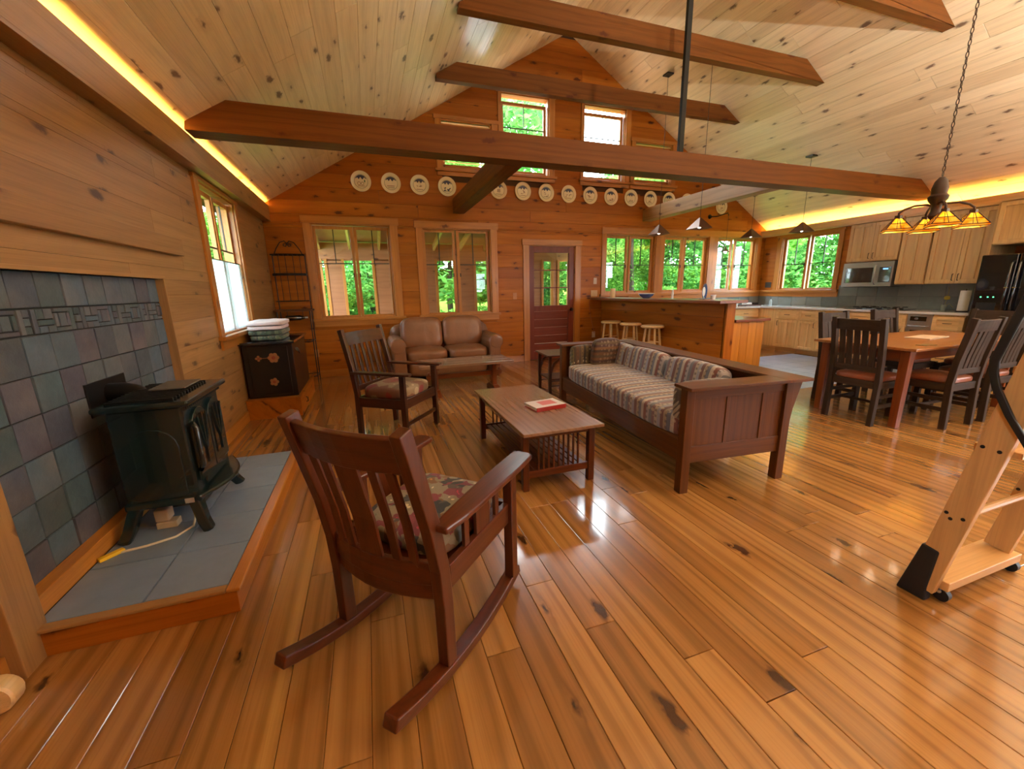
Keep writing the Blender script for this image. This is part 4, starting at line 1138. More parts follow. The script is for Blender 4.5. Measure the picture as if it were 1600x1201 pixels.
# small end table beyond the sofa
et = thing('end_table', 'small side table with arched legs behind the far end of the mission sofa', 'table', (2.30, 4.62, 0), math.radians(-5))
box('tabletop', W('oak_dark','x'), et, (-.30,.30,-.25,.25,.50,.52), .004)
for sx in (-1, 1):
    for sy in (-1, 1): MB().strip([(sx*.25, sy*.20, 0), (sx*.255, sy*.20, .25), (sx*.25, sy*.20, .50)], .035, .035, (0,1,0)).build('leg', W('walnut','z'), et, .003)
for sy in (-1, 1):
    MB().strip([(-.245, sy*.20, .30), (-.20, sy*.20, .41), (-.10, sy*.20, .485), (0, sy*.20, .495), (.10, sy*.20, .485), (.20, sy*.20, .41), (.245, sy*.20, .30)], .02, .03, (0,1,0)).build('arch_rail', W('walnut','x'), et, .002)
    box('lower_rail', W('walnut','x'), et, (-.25,.25,sy*.2-.01,sy*.2+.01,.12,.14)); box('lower_rail', W('walnut','x'), et, (-.25,.25,sy*.2-.01,sy*.2+.01,.18,.20))
box('shelf', W('oak_dark','x'), et, (-.25,.25,-.19,.19,.20,.215), .002)

# ------------------------------------------------------------------ dining table and chairs
dt = thing('dining_table', 'long oak dining table with square legs below the stained glass chandelier', 'table', (5.30, 2.53, 0))
box('tabletop', W('table_oak','x'), dt, (-.92,.92,-.43,.43,.712,.737), .004)
for s_ in (-1, 1):
    box('apron', W('table_red','x'), dt, (-.84,.84,s_*.34-.012,s_*.34+.012,.62,.712)); box('end_apron', W('table_red','y'), dt, (s_*.84-.012,s_*.84+.012,-.34,.34,.62,.712))
    for q in (-1, 1): MB().bar((s_*.835, q*.335, 0), (s_*.835, q*.335, .712), .062, .062, (0,1,0), .075, .075).build('leg', 'table_red', dt, .004)
lth = leather('seat_leather', (140,80,50), (112,60,38))
def dining(loc, rz, label, src=None):
    if src: return dup(src, loc, rz, label)
    t = thing('dining_chair', label, 'chair', loc, rz, 'dining chairs round the oak table'); wd = 'oak_grey'; h = .20
    for s_ in (-1, 1):
        MB().strip([(s_*h, -.205, 0), (s_*h, -.19, .42), (s_*h, -.205, .62), (s_*h, -.26, .99)], lambda q: .042, .048, (1,0,0)).build('post', W(wd,'z'), t, .003)
        box('leg', W(wd,'z'), t, (s_*h-.021, s_*h+.021, .185, .23, 0, .41)); box('side_rail', W(wd,'y'), t, (s_*h-.011, s_*h+.011, -.19, .19, .345, .41))
        box('stretcher', W(wd,'y'), t, (s_*h-.01, s_*h+.01, -.19, .19, .16, .195)); box('stretcher', W(wd,'y'), t, (s_*h-.01, s_*h+.01, -.19, .19, .255, .285))
    box('front_rail', W(wd,'x'), t, (-h, h, .195, .215, .345, .41)); box('back_rail', W(wd,'x'), t, (-h, h, -.20, -.18, .345, .41)); box('cross_stretcher', W(wd,'x'), t, (-h+.01, h-.01, -.01, .01, .165, .19))
    MB().strip(bow(.925, -.245, .028, 0, 0, 8, h-.01), .10, .022, (0,-.16,.98)).build('top_rail', W(wd,'x'), t, .003)
    MB().bar((-h,-.197,.52), (h,-.197,.52), .02, .05).build('lower_rail', W(wd,'x'), t, .003)
    for k in range(5):
        x = -.128+k*.064; c_ = math.cos(x/h*PI/2)
        MB().strip([(x, -.198, .53), (x, -.205-.01*c_, .66), (x, -.235-.022*c_, .885)], .050, .01, (1,0,0)).build('back_slat', W(wd,'z'), t, .002)
    MB().pillow(.20,.20,.032,(0,.005,.432),5,8,.5).build('seat', lth, t, smooth=True)
    return t
c0 = dining((4.50, 2.49, 0), -PI/2, 'dark wooden dining chair at the left end of the oak table')
dining((4.975, 2.20, 0), 0, 'dark dining chair on the near side of the oak table, nearest the camera', c0)
dining((5.575, 2.20, 0), 0, 'dark dining chair on the near side of the oak table, behind the ladder rail', c0)
dining((4.98, 2.93, 0), PI, 'dark dining chair on the kitchen side of the table, nearest the sofa', c0)
dining((5.86, 2.93, 0), PI, 'dark dining chair on the kitchen side of the table, in front of the oven', c0)
dining((6.20, 2.45, 0), PI/2, 'dark dining chair at the right end of the oak table by the refrigerator', c0)
nb = thing('notebook', 'thin pale notebook lying on the dining table', 'notebook', (5.40, 2.53, .738), .1)
box('pages', plain('paper', lin(206,190,170), .7), nb, (-.20,.20,-.10,.10,0,.006), .001); box('cover', plain('tan_card', lin(196,170,146), .5), nb, (-.202,.202,-.102,.102,.006,.0085), .001)
box('coaster', plain('coaster', lin(120,96,60), .5), None, (4.66, 4.82, 2.17, 2.25, .738, .743), .001)
tag(bpy.data.objects['coaster'], 'small wooden coaster near the front corner of the dining table', 'coaster')

# ------------------------------------------------------------------ peninsula bar and stools
pn = thing('bar_peninsula', 'knotty pine breakfast bar peninsula with raised top below the kitchen windows', 'bar', (0,0,0))
for k in range(6): box('front_board', W('wall_pine','y'), pn, (4.25, 4.27, 4.0, YF-.02, .02+k*.1767, .02+(k+1)*.1767-.002), .002)
box('core', plain('bar_core', lin(120,80,44), .8), pn, (4.27, 4.38, 4.02, YF-.02, .02, 1.08), 0)
box('end_post', W('wall_pine','z'), pn, (4.25, 4.385, 3.975, 4.02, 0, 1.08), .003)
box('bar_top', W('table_red','y'), pn, (4.00, 4.45, 3.86, YF-.02, 1.083, 1.122), .006)
for k in range(4): box('end_board', W('cabinet_gold','z'), pn, (4.387+k*.131, 4.387+(k+1)*.131-.002, 3.985, 4.005, .02, .835), .002)
box('cabinet_body', W('cabinet_gold','z'), pn, (4.385, 4.91, 4.005, YF-.1, .08, .835), .0)
box('worktop', W('table_red','x'), pn, (4.386, 4.98, 3.95, YF-.02, .838, .872), .004)
def stool(loc, label, src=None):
    if src: return dup(src, loc, .4*loc[1], label)
    t = thing('bar_stool', label, 'stool', loc, .3, 'round wooden bar stools at the pine bar')
    smooth_by_angle(MB().lathe([(0,.70),(.155,.70),(.17,.71),(.17,.725),(.155,.738),(0,.732)], 24).build('seat', W('maple','x'), t))
    for k in range(4):
        a = PI/4+k*PI/2; c_, s_ = math.cos(a), math.sin(a)
        smooth_by_angle(MB().tube([(.10*c_,.10*s_,.705),(.14*c_,.14*s_,.35),(.18*c_,.18*s_,0)], [.016,.019,.014], 10).build('leg', W('maple','z'), t))
        b_ = a+PI/2
        for z in (.20,.42) if k % 2 else (.26,.48):
            r_ = .18-.08*z/.705
            smooth_by_angle(MB().tube([(r_*c_, r_*s_, z), (r_*math.cos(b_), r_*math.sin(b_), z)], .010, 8).build('rung', W('maple','x'), t))
    return t
s0 = stool((3.97, 6.15, 0), 'round wooden bar stool, farthest of the three from the camera')
stool((4.00, 5.62, 0), 'round wooden bar stool, middle of the three at the pine bar', s0)
stool((4.02, 5.10, 0), 'round wooden bar stool, nearest of the three to the camera', s0)

# ------------------------------------------------------------------ kitchen cabinets
hd = plain('handle_bronze', lin(52,42,36), .4, .7)
def shaker(par, X, y0, y1, z0, z1, wood, panels=2, handle=None, nm='door'):
    """front on plane X facing -x; frame proud of panel"""
    m_ = MB(); st_ = .05; t_ = .02
    g_ = .002
    y0 += g_; y1 -= g_; z0 += g_; z1 -= g_
    m_.box(X-t_, X, y0, y0+st_, z0, z1).box(X-t_, X, y1-st_, y1, z0, z1)
    m_.box(X-t_, X, y0+st_, y1-st_, z0, z0+min(st_, (z1-z0)*.28)).box(X-t_, X, y0+st_, y1-st_, z1-min(st_, (z1-z0)*.28), z1)
    if panels == 2: m_.box(X-t_, X, (y0+y1)/2-st_*.45, (y0+y1)/2+st_*.45, z0+st_, z1-st_)
    d = m_.build(nm, W(wood, 'z' if z1-z0 > y1-y0 else 'y'), par, .002)
    box('panel', W(wood, 'z' if z1-z0 > y1-y0 else 'y'), d, (X-.005, X, y0+.03, y1-.03, z0+.03 if z1-z0 > .2 else z0+.02, z1-.03 if z1-z0 > .2 else z1-.02), .0)
    if handle:
        k, hy, hz = handle
        if k == 'v': MB().tube([(X-t_, hy, hz-.045), (X-t_-.022, hy, hz-.04), (X-t_-.022, hy, hz+.04), (X-t_, hy, hz+.045)], .005, 6).build('handle', hd, d)
        else: MB().tube([(X-t_, hy-.045, hz), (X-t_-.022, hy-.04, hz), (X-t_-.022, hy+.04, hz), (X-t_, hy+.045, hz)], .005, 6).build('handle', hd, d)
    return d
FX = 7.62
def base_unit(y0, y1, label, hs=1, kind='dd'):
    t = thing('base_cabinet', label, 'cabinet', (0,0,0), 0, 'base cabinets along the kitchen wall')
    box('body', W('maple','z'), t, (FX+.001, XR-.002, y0+.001, y1-.001, .09, .835), 0)
    box('toe_kick', W('maple','y'), t, (FX+.06, FX+.08, y0, y1, 0, .09), 0)
    if kind == 'dd':
        shaker(t, FX, y0, y1, .64, .815, 'maple', 1, ('h', (y0+y1)/2, .728), 'drawer')
        shaker(t, FX, y0, y1, .10, .635, 'maple', 2, ('v', y0+.05 if hs > 0 else y1-.05, .56))
    elif kind == 'dr3':
        for a, b in ((.10,.36), (.365,.62), (.625,.815)): shaker(t, FX, y0, y1, a, b, 'maple', 1, ('h', (y0+y1)/2, (a+b)/2), 'drawer')
    return t
base_unit(5.48, 5.93, 'maple base cabinet nearest the kitchen corner, with drawer and two panel door', -1)
base_unit(5.12, 5.48, 'second maple base cabinet from the kitchen corner', 1)
base_unit(4.76, 5.12, 'third maple base cabinet from the kitchen corner, behind the left dining chair', 1)
base_unit(4.30, 4.76, 'maple base cabinet under the left half of the cooktop', 1)
base_unit(3.84, 4.30, 'maple base cabinet under the right half of the cooktop', 1)
base_unit(3.20, 3.54, 'maple drawer cabinet between the oven and the refrigerator', 1, 'dr3')
cc = thing('corner_cabinet', 'blank maple corner cabinet panel where the two counters meet', 'cabinet')
box('panel', W('maple','z'), cc, (FX, XR-.002, 5.935, YF-.002, .09, .835), .002); box('toe_kick', W('maple','y'), cc, (FX+.06, FX+.08, 5.935, 6.4, 0, .09), 0)
fb = thing('base_cabinet', 'maple base cabinet with a drawer below the third kitchen window', 'cabinet', (0,0,0), 0, 'base cabinets along the kitchen wall')
box('body', W('maple','x'), fb, (4.99, FX-.003, 6.34, YF-.002, .09, .835), 0)
box('toe_kick', W('maple','x'), fb, (4.99, FX, 6.40, 6.42, 0, .09), 0)
for k in range(4):
    x0 = 5.05+k*.63; box('drawer', W('maple','x'), fb, (x0, x0+.62, 6.32, 6.34, .64, .815), .004); box('door', W('maple','z'), fb, (x0, x0+.62, 6.32, 6.34, .10, .635), .004)
    MB().tube([(x0+.26, 6.32, .73), (x0+.265, 6.30, .73), (x0+.355, 6.30, .73), (x0+.36, 6.32, .73)], .005, 6).build('handle', hd, fb)
cq = plain('white_quartz', lin(206,206,204), .16, coat=.5, var=.05)
wt = MB().prism([(4.985, YF-.004), (4.985, 6.29), (7.585, 6.29), (7.585, 3.17), (XR-.004, 3.17), (XR-.004, YF-.004)], .838, .872, 'xy').build('worktop', cq, None, .003)
tag(wt, 'pale stone worktop running round the kitchen corner to the refrigerator', 'worktop')
ov = thing('wall_oven', 'stainless built in oven in the base cabinets behind the dining table', 'oven')
ss = plain('stainless', lin(168,168,166), .28, .85, var=.04)
box('body', ss, ov, (FX-.005, XR-.002, 3.545, 3.835, .09, .835), .003)
box('control_panel', plain('oven_black', lin(16,16,18), .15, coat=1), ov, (FX-.014, FX-.004, 3.61, 3.80, .735, .80), .002)
smooth_by_angle(MB().lathe([(0,-.03),(.014,-.03),(.016,0)], 16, (FX-.014, 3.72, .77), 'x').build('knob', ss, ov))
box('door_window', plain('oven_black', lin(16,16,18), .15, coat=1), ov, (FX-.010, FX-.004, 3.60, 3.78, .25, .60), .002)
MB().tube([(FX-.005, 3.57, .665), (FX-.04, 3.58, .665), (FX-.04, 3.80, .665), (FX-.005, 3.81, .665)], .008, 8).build('door_handle', ss, ov)
ck = thing('cooktop', 'black gas cooktop set into the worktop under the microwave', 'cooktop')
box('glass_top', plain('oven_black', lin(16,16,18), .15, coat=1), ck, (7.70, 8.18, 4.02, 4.78, .873, .880), .002)
for k, (x, y) in enumerate([(7.82,4.18),(8.06,4.18),(7.82,4.62),(8.06,4.62),(7.94,4.40)]):
    smooth_by_angle(MB().lathe([(.045,.88),(.045,.89),(.03,.893),(0,.893)], 16, (x,y,0)).build('burner', iron, ck))
    m_ = MB()
    for a in range(4): m_.bar((x, y, .905), (x+.09*math.cos(a*PI/2+.78), y+.09*math.sin(a*PI/2+.78), .905), .008, .012)
    m_.build('grate', iron, ck)
# backsplash tiles
bs = MB().box(XR-.004, XR, 3.17, 5.30, .872, 1.26).box(XR-.004, XR, 5.30, YF, .872, 1.05).box(4.99, XR, YF-.004, YF, .872, 1.05).build('trim_12', plain('grout2', lin(96,100,98), .8)); bs['kind'] = 'structure'
bsm = slate_mat('backsplash_tile', [(112,120,116), (124,130,126), (100,108,106), (132,136,132)], .35, .002, .45)
y = 3.17
while y < YF-.03:
    w_ = min(.30, YF-.006-y)
    for a, b in (((.875, 1.065), (1.068, 1.258)) if y+w_ < 5.35 else ((.875, 1.048),)):
        plank('splash_tile', bs, bsm, w_-.004, b-a-.003, .010, (XR-.008, y+w_/2, (a+b)/2), (0,-1,0), (0,0,1))
    y += w_
x = 5.0
while x < XR-.03:
    w_ = min(.30, XR-.02-x); plank('splash_tile', bs, bsm, w_-.004, .17, .010, (x+w_/2, YF-.008, .961), (1,0,0), (0,0,1)); x += w_
# wall cabinets
UX = 7.95
def wall_unit(y0, y1, z0, z1, label, doors, X=UX, wood='maple_pale', hz=None):
    t = thing('wall_cabinet', label, 'cabinet', (0,0,0), 0, 'wall cabinets above the kitchen counter')
    box('body', W(wood,'z'), t, (X+.001, XR-.002, y0+.001, y1-.001, z0, z1), 0)
    n = len(doors); d = (y1-y0)/n
    for k, h in enumerate(doors):
        a, b = y0+k*d, y0+(k+1)*d
        hy = b-.03 if h == 'r' else a+.03
        shaker(t, X, a, b, z0+.01, z1-.01, wood, 2, ('v', hy, z0+.09) if h else None)
    box('crown', W(wood,'y'), t, (X-.035, XR-.002, y0, y1, z1, z1+.03), .004)
    return t
wall_unit(4.28, 5.02, 1.64, 2.26, 'short maple wall cabinet with two doors above the microwave', ['r', 'l'])
wall_unit(3.90, 4.26, 1.26, 2.26, 'tall single door maple wall cabinet right of the microwave', [None])
wall_unit(3.20, 3.88, 1.26, 2.26, 'tall double door maple wall cabinet beside the refrigerator', ['r', 'l'])
wall_unit(2.15, 3.14, 1.735, 2.26, 'deep maple cabinet above the black refrigerator', [None, None], 7.68)
for b in ((7.70, XR-.002, 2.10, 2.13, 0, 2.26), (7.70, XR-.002, 3.155, 3.175, .0, 2.26)):
    tag(box('fridge_surround', W('maple_pale','z'), None, b), 'tall maple board closing the ' + ('window side' if b[2] > 3 else 'ladder side') + ' of the black refrigerator', 'board')
mw = thing('microwave', 'stainless over the range microwave under the short wall cabinet', 'microwave')
box('body', ss, mw, (7.90, XR-.003, 4.285, 5.02, 1.235, 1.625), .004)
box('door_window', plain('oven_black', lin(16,16,18), .15, coat=1), mw, (7.893, 7.899, 4.56, 4.97, 1.30, 1.54), .002)
box('control_panel', plain('oven_black', lin(16,16,18), .15, coat=1), mw, (7.893, 7.899, 4.31, 4.47, 1.30, 1.54), .002)
box('display', emitter('display_blue', (.2,.45,1,1), 1.5), mw, (7.891, 7.893, 4.35, 4.42, 1.50, 1.52), 0)
MB().tube([(7.90, 4.515, 1.27), (7.86, 4.515, 1.30), (7.855, 4.515, 1.43), (7.86, 4.515, 1.56), (7.90, 4.515, 1.59)], .011, 8).build('door_handle', ss, mw, smooth=True)
box('vent_grille', iron, mw, (7.91, 8.2, 4.32, 4.98, 1.228, 1.236), .001)
fr = thing('refrigerator', 'glossy black side by side refrigerator with green display lights', 'refrigerator')
gb = plain('gloss_black', lin(13,13,16), .14, coat=1, var=.1)
box('body', gb, fr, (7.54, XR-.01, 2.17, 3.125, .02, 1.60), .006)
box('freezer_door', gb, fr, (7.48, 7.535, 2.80, 3.125, .06, 1.61), .012); box('fridge_door', gb, fr, (7.48, 7.535, 2.17, 2.79, .06, 1.61), .012)
for y in (2.83, 2.76):
    MB().tube([(7.48, y, 1.52), (7.44, y, 1.49), (7.435, y, 1.1), (7.44, y, .62), (7.48, y, .59)], .012, 8).build('door_handle', gb, fr, smooth=True)
    box('handle_ring', plain('brass_old', lin(150,120,60), .4, .8), fr, (7.42, 7.447, y-.014, y+.014, 1.20, 1.212), .002)
grn = emitter('display_green', (.1,1,.3,1), 3)
for y in (3.05, 2.985, 2.935): MB().lathe([(0,-.002),(.007,-.002),(.007,0)], 10, (7.479, y, 1.09), 'x').build('indicator_light', grn, fr)
box('dispenser', plain('matt_black', lin(8,8,9), .6), fr, (7.476, 7.482, 2.90, 3.08, .78, 1.02), .003)
pt = thing('paper_towel_roll', 'white paper towel roll standing on the worktop beside the refrigerator', 'paper towel', (7.95, 3.40, .873))
smooth_by_angle(MB().lathe([(.02,.012),(.055,.012),(.055,.29),(.02,.29)], 24).build('paper', plain('paper_white', lin(216,216,214), .8), pt)); smooth_by_angle(MB().lathe([(0,0),(.07,0),(.07,.012),(0,.012)], 20).build('base', iron, pt)); MB().tube([(0,0,.01),(0,0,.31)], .006, 6).build('rod', iron, pt)
pl2 = thing('hanging_plant', 'small wilted yellow green sprig against the grey backsplash', 'plant', (8.20, 3.72, .873))
smooth_by_angle(MB().lathe([(0,0),(.03,0),(.035,.05),(.028,.08)], 16).build('vase', plain('clear_vase', lin(130,140,130), .1, coat=1), pl2))
MB().tube([(0,0,.02),(.0,-.02,.16),(-.01,-.03,.30),(.01,-.01,.34)], .003, 5).build('stem', plain('stem_yellow', lin(150,140,60), .6), pl2)
MB().tube([(0,0,.04),(-.02,-.07,.10),(-.02,-.12,.04)], .003, 5).build('stem', plain('stem_yellow', lin(150,140,60), .6), pl2)
MB().pillow(.012,.035,.03,(0,-.02,.18),3,4).build('leaf', plain('leaf_yellow', lin(170,150,40), .5), pl2)

# ------------------------------------------------------------------ small things on the bar and worktop
def simple(name, prof, mat, loc, label, cat, n=20, group=None, extra=None):
    t = thing(name, label, cat, loc, 0, group)
    smooth_by_angle(MB().lathe(prof, n).build('body', mat, t), .7)
    if extra: extra(t)
    return t
simple('wooden_canister', [(0,0),(.045,0),(.045,.155),(.038,.16),(.036,.03),(0,.03)], W('maple','z'), (4.28, 6.60, 1.124), 'round wooden canister standing at the far left end of the bar', 'canister')
bl1 = plain('blue_glaze', lin(66,90,140), .2, coat=.6); wh1 = plain('white_glaze', lin(212,214,216), .2, coat=.6)
simple('mixing_bowl', [(0,0),(.05,0),(.10,.035),(.125,.075),(.12,.077),(.095,.04),(.045,.008),(0,.008)], bl1, (4.22, 5.55, 1.124), 'blue bowl with a pale rim on the left half of the bar', 'bowl', 28,
       None, lambda t: smooth_by_angle(MB().lathe([(.117,.078),(.127,.074),(.128,.068)], 28).build('rim', wh1, t)))
simple('pepper_mill', [(0,0),(.018,0),(.015,.04),(.018,.08),(.012,.10),(.015,.125),(0,.135)], wh1, (4.22, 4.95, 1.124), 'slim white pepper mill standing on the middle of the bar', 'mill', 16)
dp = thing('dinner_plate', 'blue and white plate leaning upright near the right end of the bar', 'plate', (4.26, 4.40, 1.125), math.radians(30))
pm = smooth_by_angle(MB().lathe([(0,0),(.06,-.002),(.105,-.016),(.108,-.012),(.065,.004),(0,.006)], 30, (0,0,.10), 'y').build('plate_body', bl1, dp))
smooth_by_angle(MB().lathe([(.03,-.0035),(.06,-.0045),(.062,-.003)], 30, (0,0,.10), 'y').build('ring', wh1, dp)); box('stand', iron, dp, (-.04,.04,-.03,.04,0,.006), .002)
simple('cup', [(0,0),(.025,0),(.035,.06),(.032,.06),(.022,.006),(0,.006)], wh1, (4.27, 4.24, 1.124), 'small white cup right of the leaning blue plate on the bar', 'cup', 20)
sg = thing('soap_bottle', 'clear soap bottle with a dark pump by the kitchen corner', 'bottle', (7.93, 6.35, .873))
smooth_by_angle(MB().lathe([(0,0),(.03,0),(.03,.09),(.012,.12),(.012,.13),(0,.13)], 18).build('body', plain('soap_clear', lin(150,170,180), .1, coat=1), sg)); MB().tube([(0,0,.13),(0,0,.165),(-.035,0,.165)], .006, 6).build('pump', iron, sg)
hp = thing('potted_herb', 'small leafy green plant in a pot by the kitchen corner', 'plant', (7.30, 6.62, .873))
smooth_by_angle(MB().lathe([(0,0),(.03,0),(.04,.06),(.035,.06),(0,.05)], 18).build('pot', wh1, hp))
rg = random.Random(3); m_ = MB()
for k in range(60):
    a = rg.uniform(0, 6.28); r_ = rg.uniform(.01,.07); z = rg.uniform(.06,.15); p = Vector((r_*math.cos(a), r_*math.sin(a), z)); q = Vector((rg.uniform(-.02,.02), rg.uniform(-.02,.02), rg.uniform(.0,.02))); s_ = q.cross(Vector((0,0,1))).normalized()*.008
    m_.add([p-q, p+s_, p+q, p-s_], [(0,1,2,3)])
fo = m_.build('leaves', plain('herb_green', lin(96,150,110), .6), hp); fo['kind'] = 'stuff'
MB().tube([(0,0,.05),(0,0,.11)], .003, 5).build('stem', plain('stem_yellow', lin(150,140,60), .6), hp)
rt = thing('dish_rack', 'low wooden dish tray by the kitchen corner behind the bar end', 'tray', (7.55, 6.60, .873))
box('tray', W('oak_dark','x'), rt, (-.16,.26,-.14,.10,0,.02), .003); box('cloth', plain('paper_white', lin(216,216,214), .8), rt, (-.06,.10,-.06,.06,.02,.06), .01)
for k in range(5): MB().box(.12+k*.025,.123+k*.025,-.1,.06,.02,.06).build('divider', hd, rt)

# ------------------------------------------------------------------ switches and outlets
def cover(loc, ax, label, n=1, col=(176,120,62)):
    m = plain('switch_%d_%d' % (col[0], n), lin(*col), .4)
    t = thing('wall_switch', label, 'switch', loc)
    w_ = .035*n
    b_ = (-w_, w_, -.007, 0, -.058, .058) if ax == 'y' else ((0, .007, -w_, w_, -.058, .058) if ax == 'x' else (-.007, 0, -w_, w_, -.058, .058))
    box('cover_plate', m, t, b_, .002)
    for k in range(n):
        o_ = (k-(n-1)/2)*.046
        b2 = (o_-.006, o_+.006, -.014, -.006, -.012, .012) if ax == 'y' else ((.006, .014, o_-.006, o_+.006, -.012, .012) if ax == 'x' else (-.014, -.006, o_-.006, o_+.006, -.012, .012))
        box('toggle', m, t, b2, .001)
cover((2.49, YF-.0005, 1.186), 'y', 'wooden switch plate between the second window and the door')
cover((4.105, YF-.0005, 1.43), 'y', 'white thermostat plate right of the door', 1, (196,170,140))
cover((4.09, YF-.0005, 1.20), 'y', 'double switch plate right of the door below the thermostat', 2, (186,150,104))
cover((-.82, YF-.0005, .39), 'y', 'low wooden outlet plate left of the leather sofa')
cover((4.10, YF-.0005, .42), 'y', 'low pale outlet plate behind the first bar stool', 1, (196,160,110))
cover((XR-.0005, 6.75, 1.29), 'right', 'black switch plate in the kitchen corner beside the side window', 2, (60,54,50))
cd = tag(MB().tube([(3.98,6.86,1.12),(3.95,6.88,1.05),(3.99,6.90,.8),(4.05,6.90,.6),(4.10,6.92,.45)], .006, 6).build('extension_cord', plain('cord_tan', lin(150,84,50), .5)), 'tan cord hanging from the left end of the bar to the outlet', 'cord')

# ------------------------------------------------------------------ pendants
shd = plain('pendant_metal', lin(112,82,66), .35, .6, var=.15)
bulb = emitter('bulb_white', (1,.86,.66,1), 9)
def pendant(x, y, zs, zc, label, src=None):
    if src is not None and abs(src['drop']-(zc-zs)) < .01: return dup(src, (x, y, zs), 0, label)
    t = thing('pendant_lamp', label, 'lamp', (x, y, zs), 0, 'pyramid pendant lamps over the kitchen bar'); t['drop'] = zc-zs
    vs = []
    for h, z in ((.012, .155), (.13, .0), (.122, .0), (.006, .148)): vs += [(-h,-h,z),(h,-h,z),(h,h,z),(-h,h,z)]
    fs = [(3,2,1,0)] + [(4*i+k, 4*i+(k+1)%4, 4*i+4+(k+1)%4, 4*i+4+k) for i in range(3) for k in range(4)] + [(12,13,14,15)]
    MB().add(vs, fs).build('shade', shd, t)
    MB().tube([(0,0,.15),(0,0,zc-zs-.02)], .0035, 6).build('stem', hd, t)
    box('canopy', hd, t, (-.06,.06,-.06,.06,zc-zs-.035,zc-zs-.012), .004)
    box('socket', hd, t, (-.018,.018,-.018,.018,.06,.15), .003)
    MB().pillow(.026,.026,.03,(0,0,.035),2,6).build('bulb', bulb, t, smooth=True)
    return t
p0 = pendant(4.77, 6.03, 2.16, 4.545, 'farthest left pyramid pendant lamp over the kitchen, in front of the first window post')
pendant(4.78, 5.13, 2.13, 4.53, 'nearer left pyramid pendant lamp, below the pale timber')
p2 = pendant(6.83, 6.03, 2.15, 3.31, 'right far pyramid pendant lamp near the kitchen corner window')
pendant(6.87, 5.10, 2.13, 3.29, 'rightmost pyramid pendant lamp, in front of the side window', p2)
wl2 = thing('wall_lamp', 'iron bracket lamp on the far wall with a bare glowing bulb hanging on a cord', 'lamp', (6.72, YF, 2.66))
smooth_by_angle(MB().lathe([(0,-.012),(.04,-.01),(.045,0)], 18, (0,0,0), 'y').build('wall_plate', iron, wl2))
MB().tube([(0,-.01,.0),(.02,-.16,-.02),(.16,-.30,.03),(.17,-.31,-.02)], .010, 8).build('bracket', iron, wl2, smooth=True)
MB().tube([(.17,-.31,-.02),(.17,-.31,-.62)], .003, 6).build('cord', iron, wl2)
MB().lathe([(.012,-.60),(.016,-.66),(.10,-.70)], 20, (.17,-.31,0)).build('shade', plain('shade_clear', lin(120,104,90), .2), wl2, smooth=True)
MB().pillow(.025,.025,.032,(.17,-.31,-.70),2,6).build('bulb', emitter('bulb_warm', (1,.82,.52,1), 100), wl2, smooth=True)

# ------------------------------------------------------------------ chandelier
ch = thing('chandelier', 'bronze chandelier with four amber stained glass shades over the dining table', 'chandelier', (5.10, 2.52, 1.775))
brz = plain('chandelier_bronze', lin(58,38,30), .5, .3)
smooth_by_angle(MB().lathe([(0,.46),(.02,.455),(.045,.42),(.06,.36),(.055,.31),(.075,.29),(.07,.26),(.04,.22),(.035,.16),(.05,.12),(.02,.08),(0,.07)], 20).build('hub', brz, ch))
for k in range(40):
    z = .46+k*.045
    if z > 2.25: break
    a = k % 2
    MB().tube([(.010*(1-a)*math.cos(t), .010*a*math.cos(t), z+.022+.026*math.sin(t)) for t in [q*PI/4 for q in range(9)]], .004, 5, False).build('chain_link', brz, ch)
def amber():
    t = NT('amber_glass')
    tc = t.add('ShaderNodeTexCoord').outputs['Object']
    n = t.noise(tc, 22, 3)
    col = t.ramp(n, [(.3, lin(240,158,36)), (.5, lin(255,214,90)), (.7, lin(255,232,150))])
    tl = t.add('ShaderNodeBsdfTranslucent'); df = t.add('ShaderNodeBsdfDiffuse'); t.link(col, tl.inputs[0]); t.link(col, df.inputs[0])
    mx = t.add('ShaderNodeMixShader'); mx.inputs[0].default_value = .7; t.link(df.outputs[0], mx.inputs[1]); t.link(tl.outputs[0], mx.inputs[2]); t.link(mx.outputs[0], t.out.inputs[0])
    return t.m
am = amber()
a0 = math.radians(25.9)     # bearing of the camera side
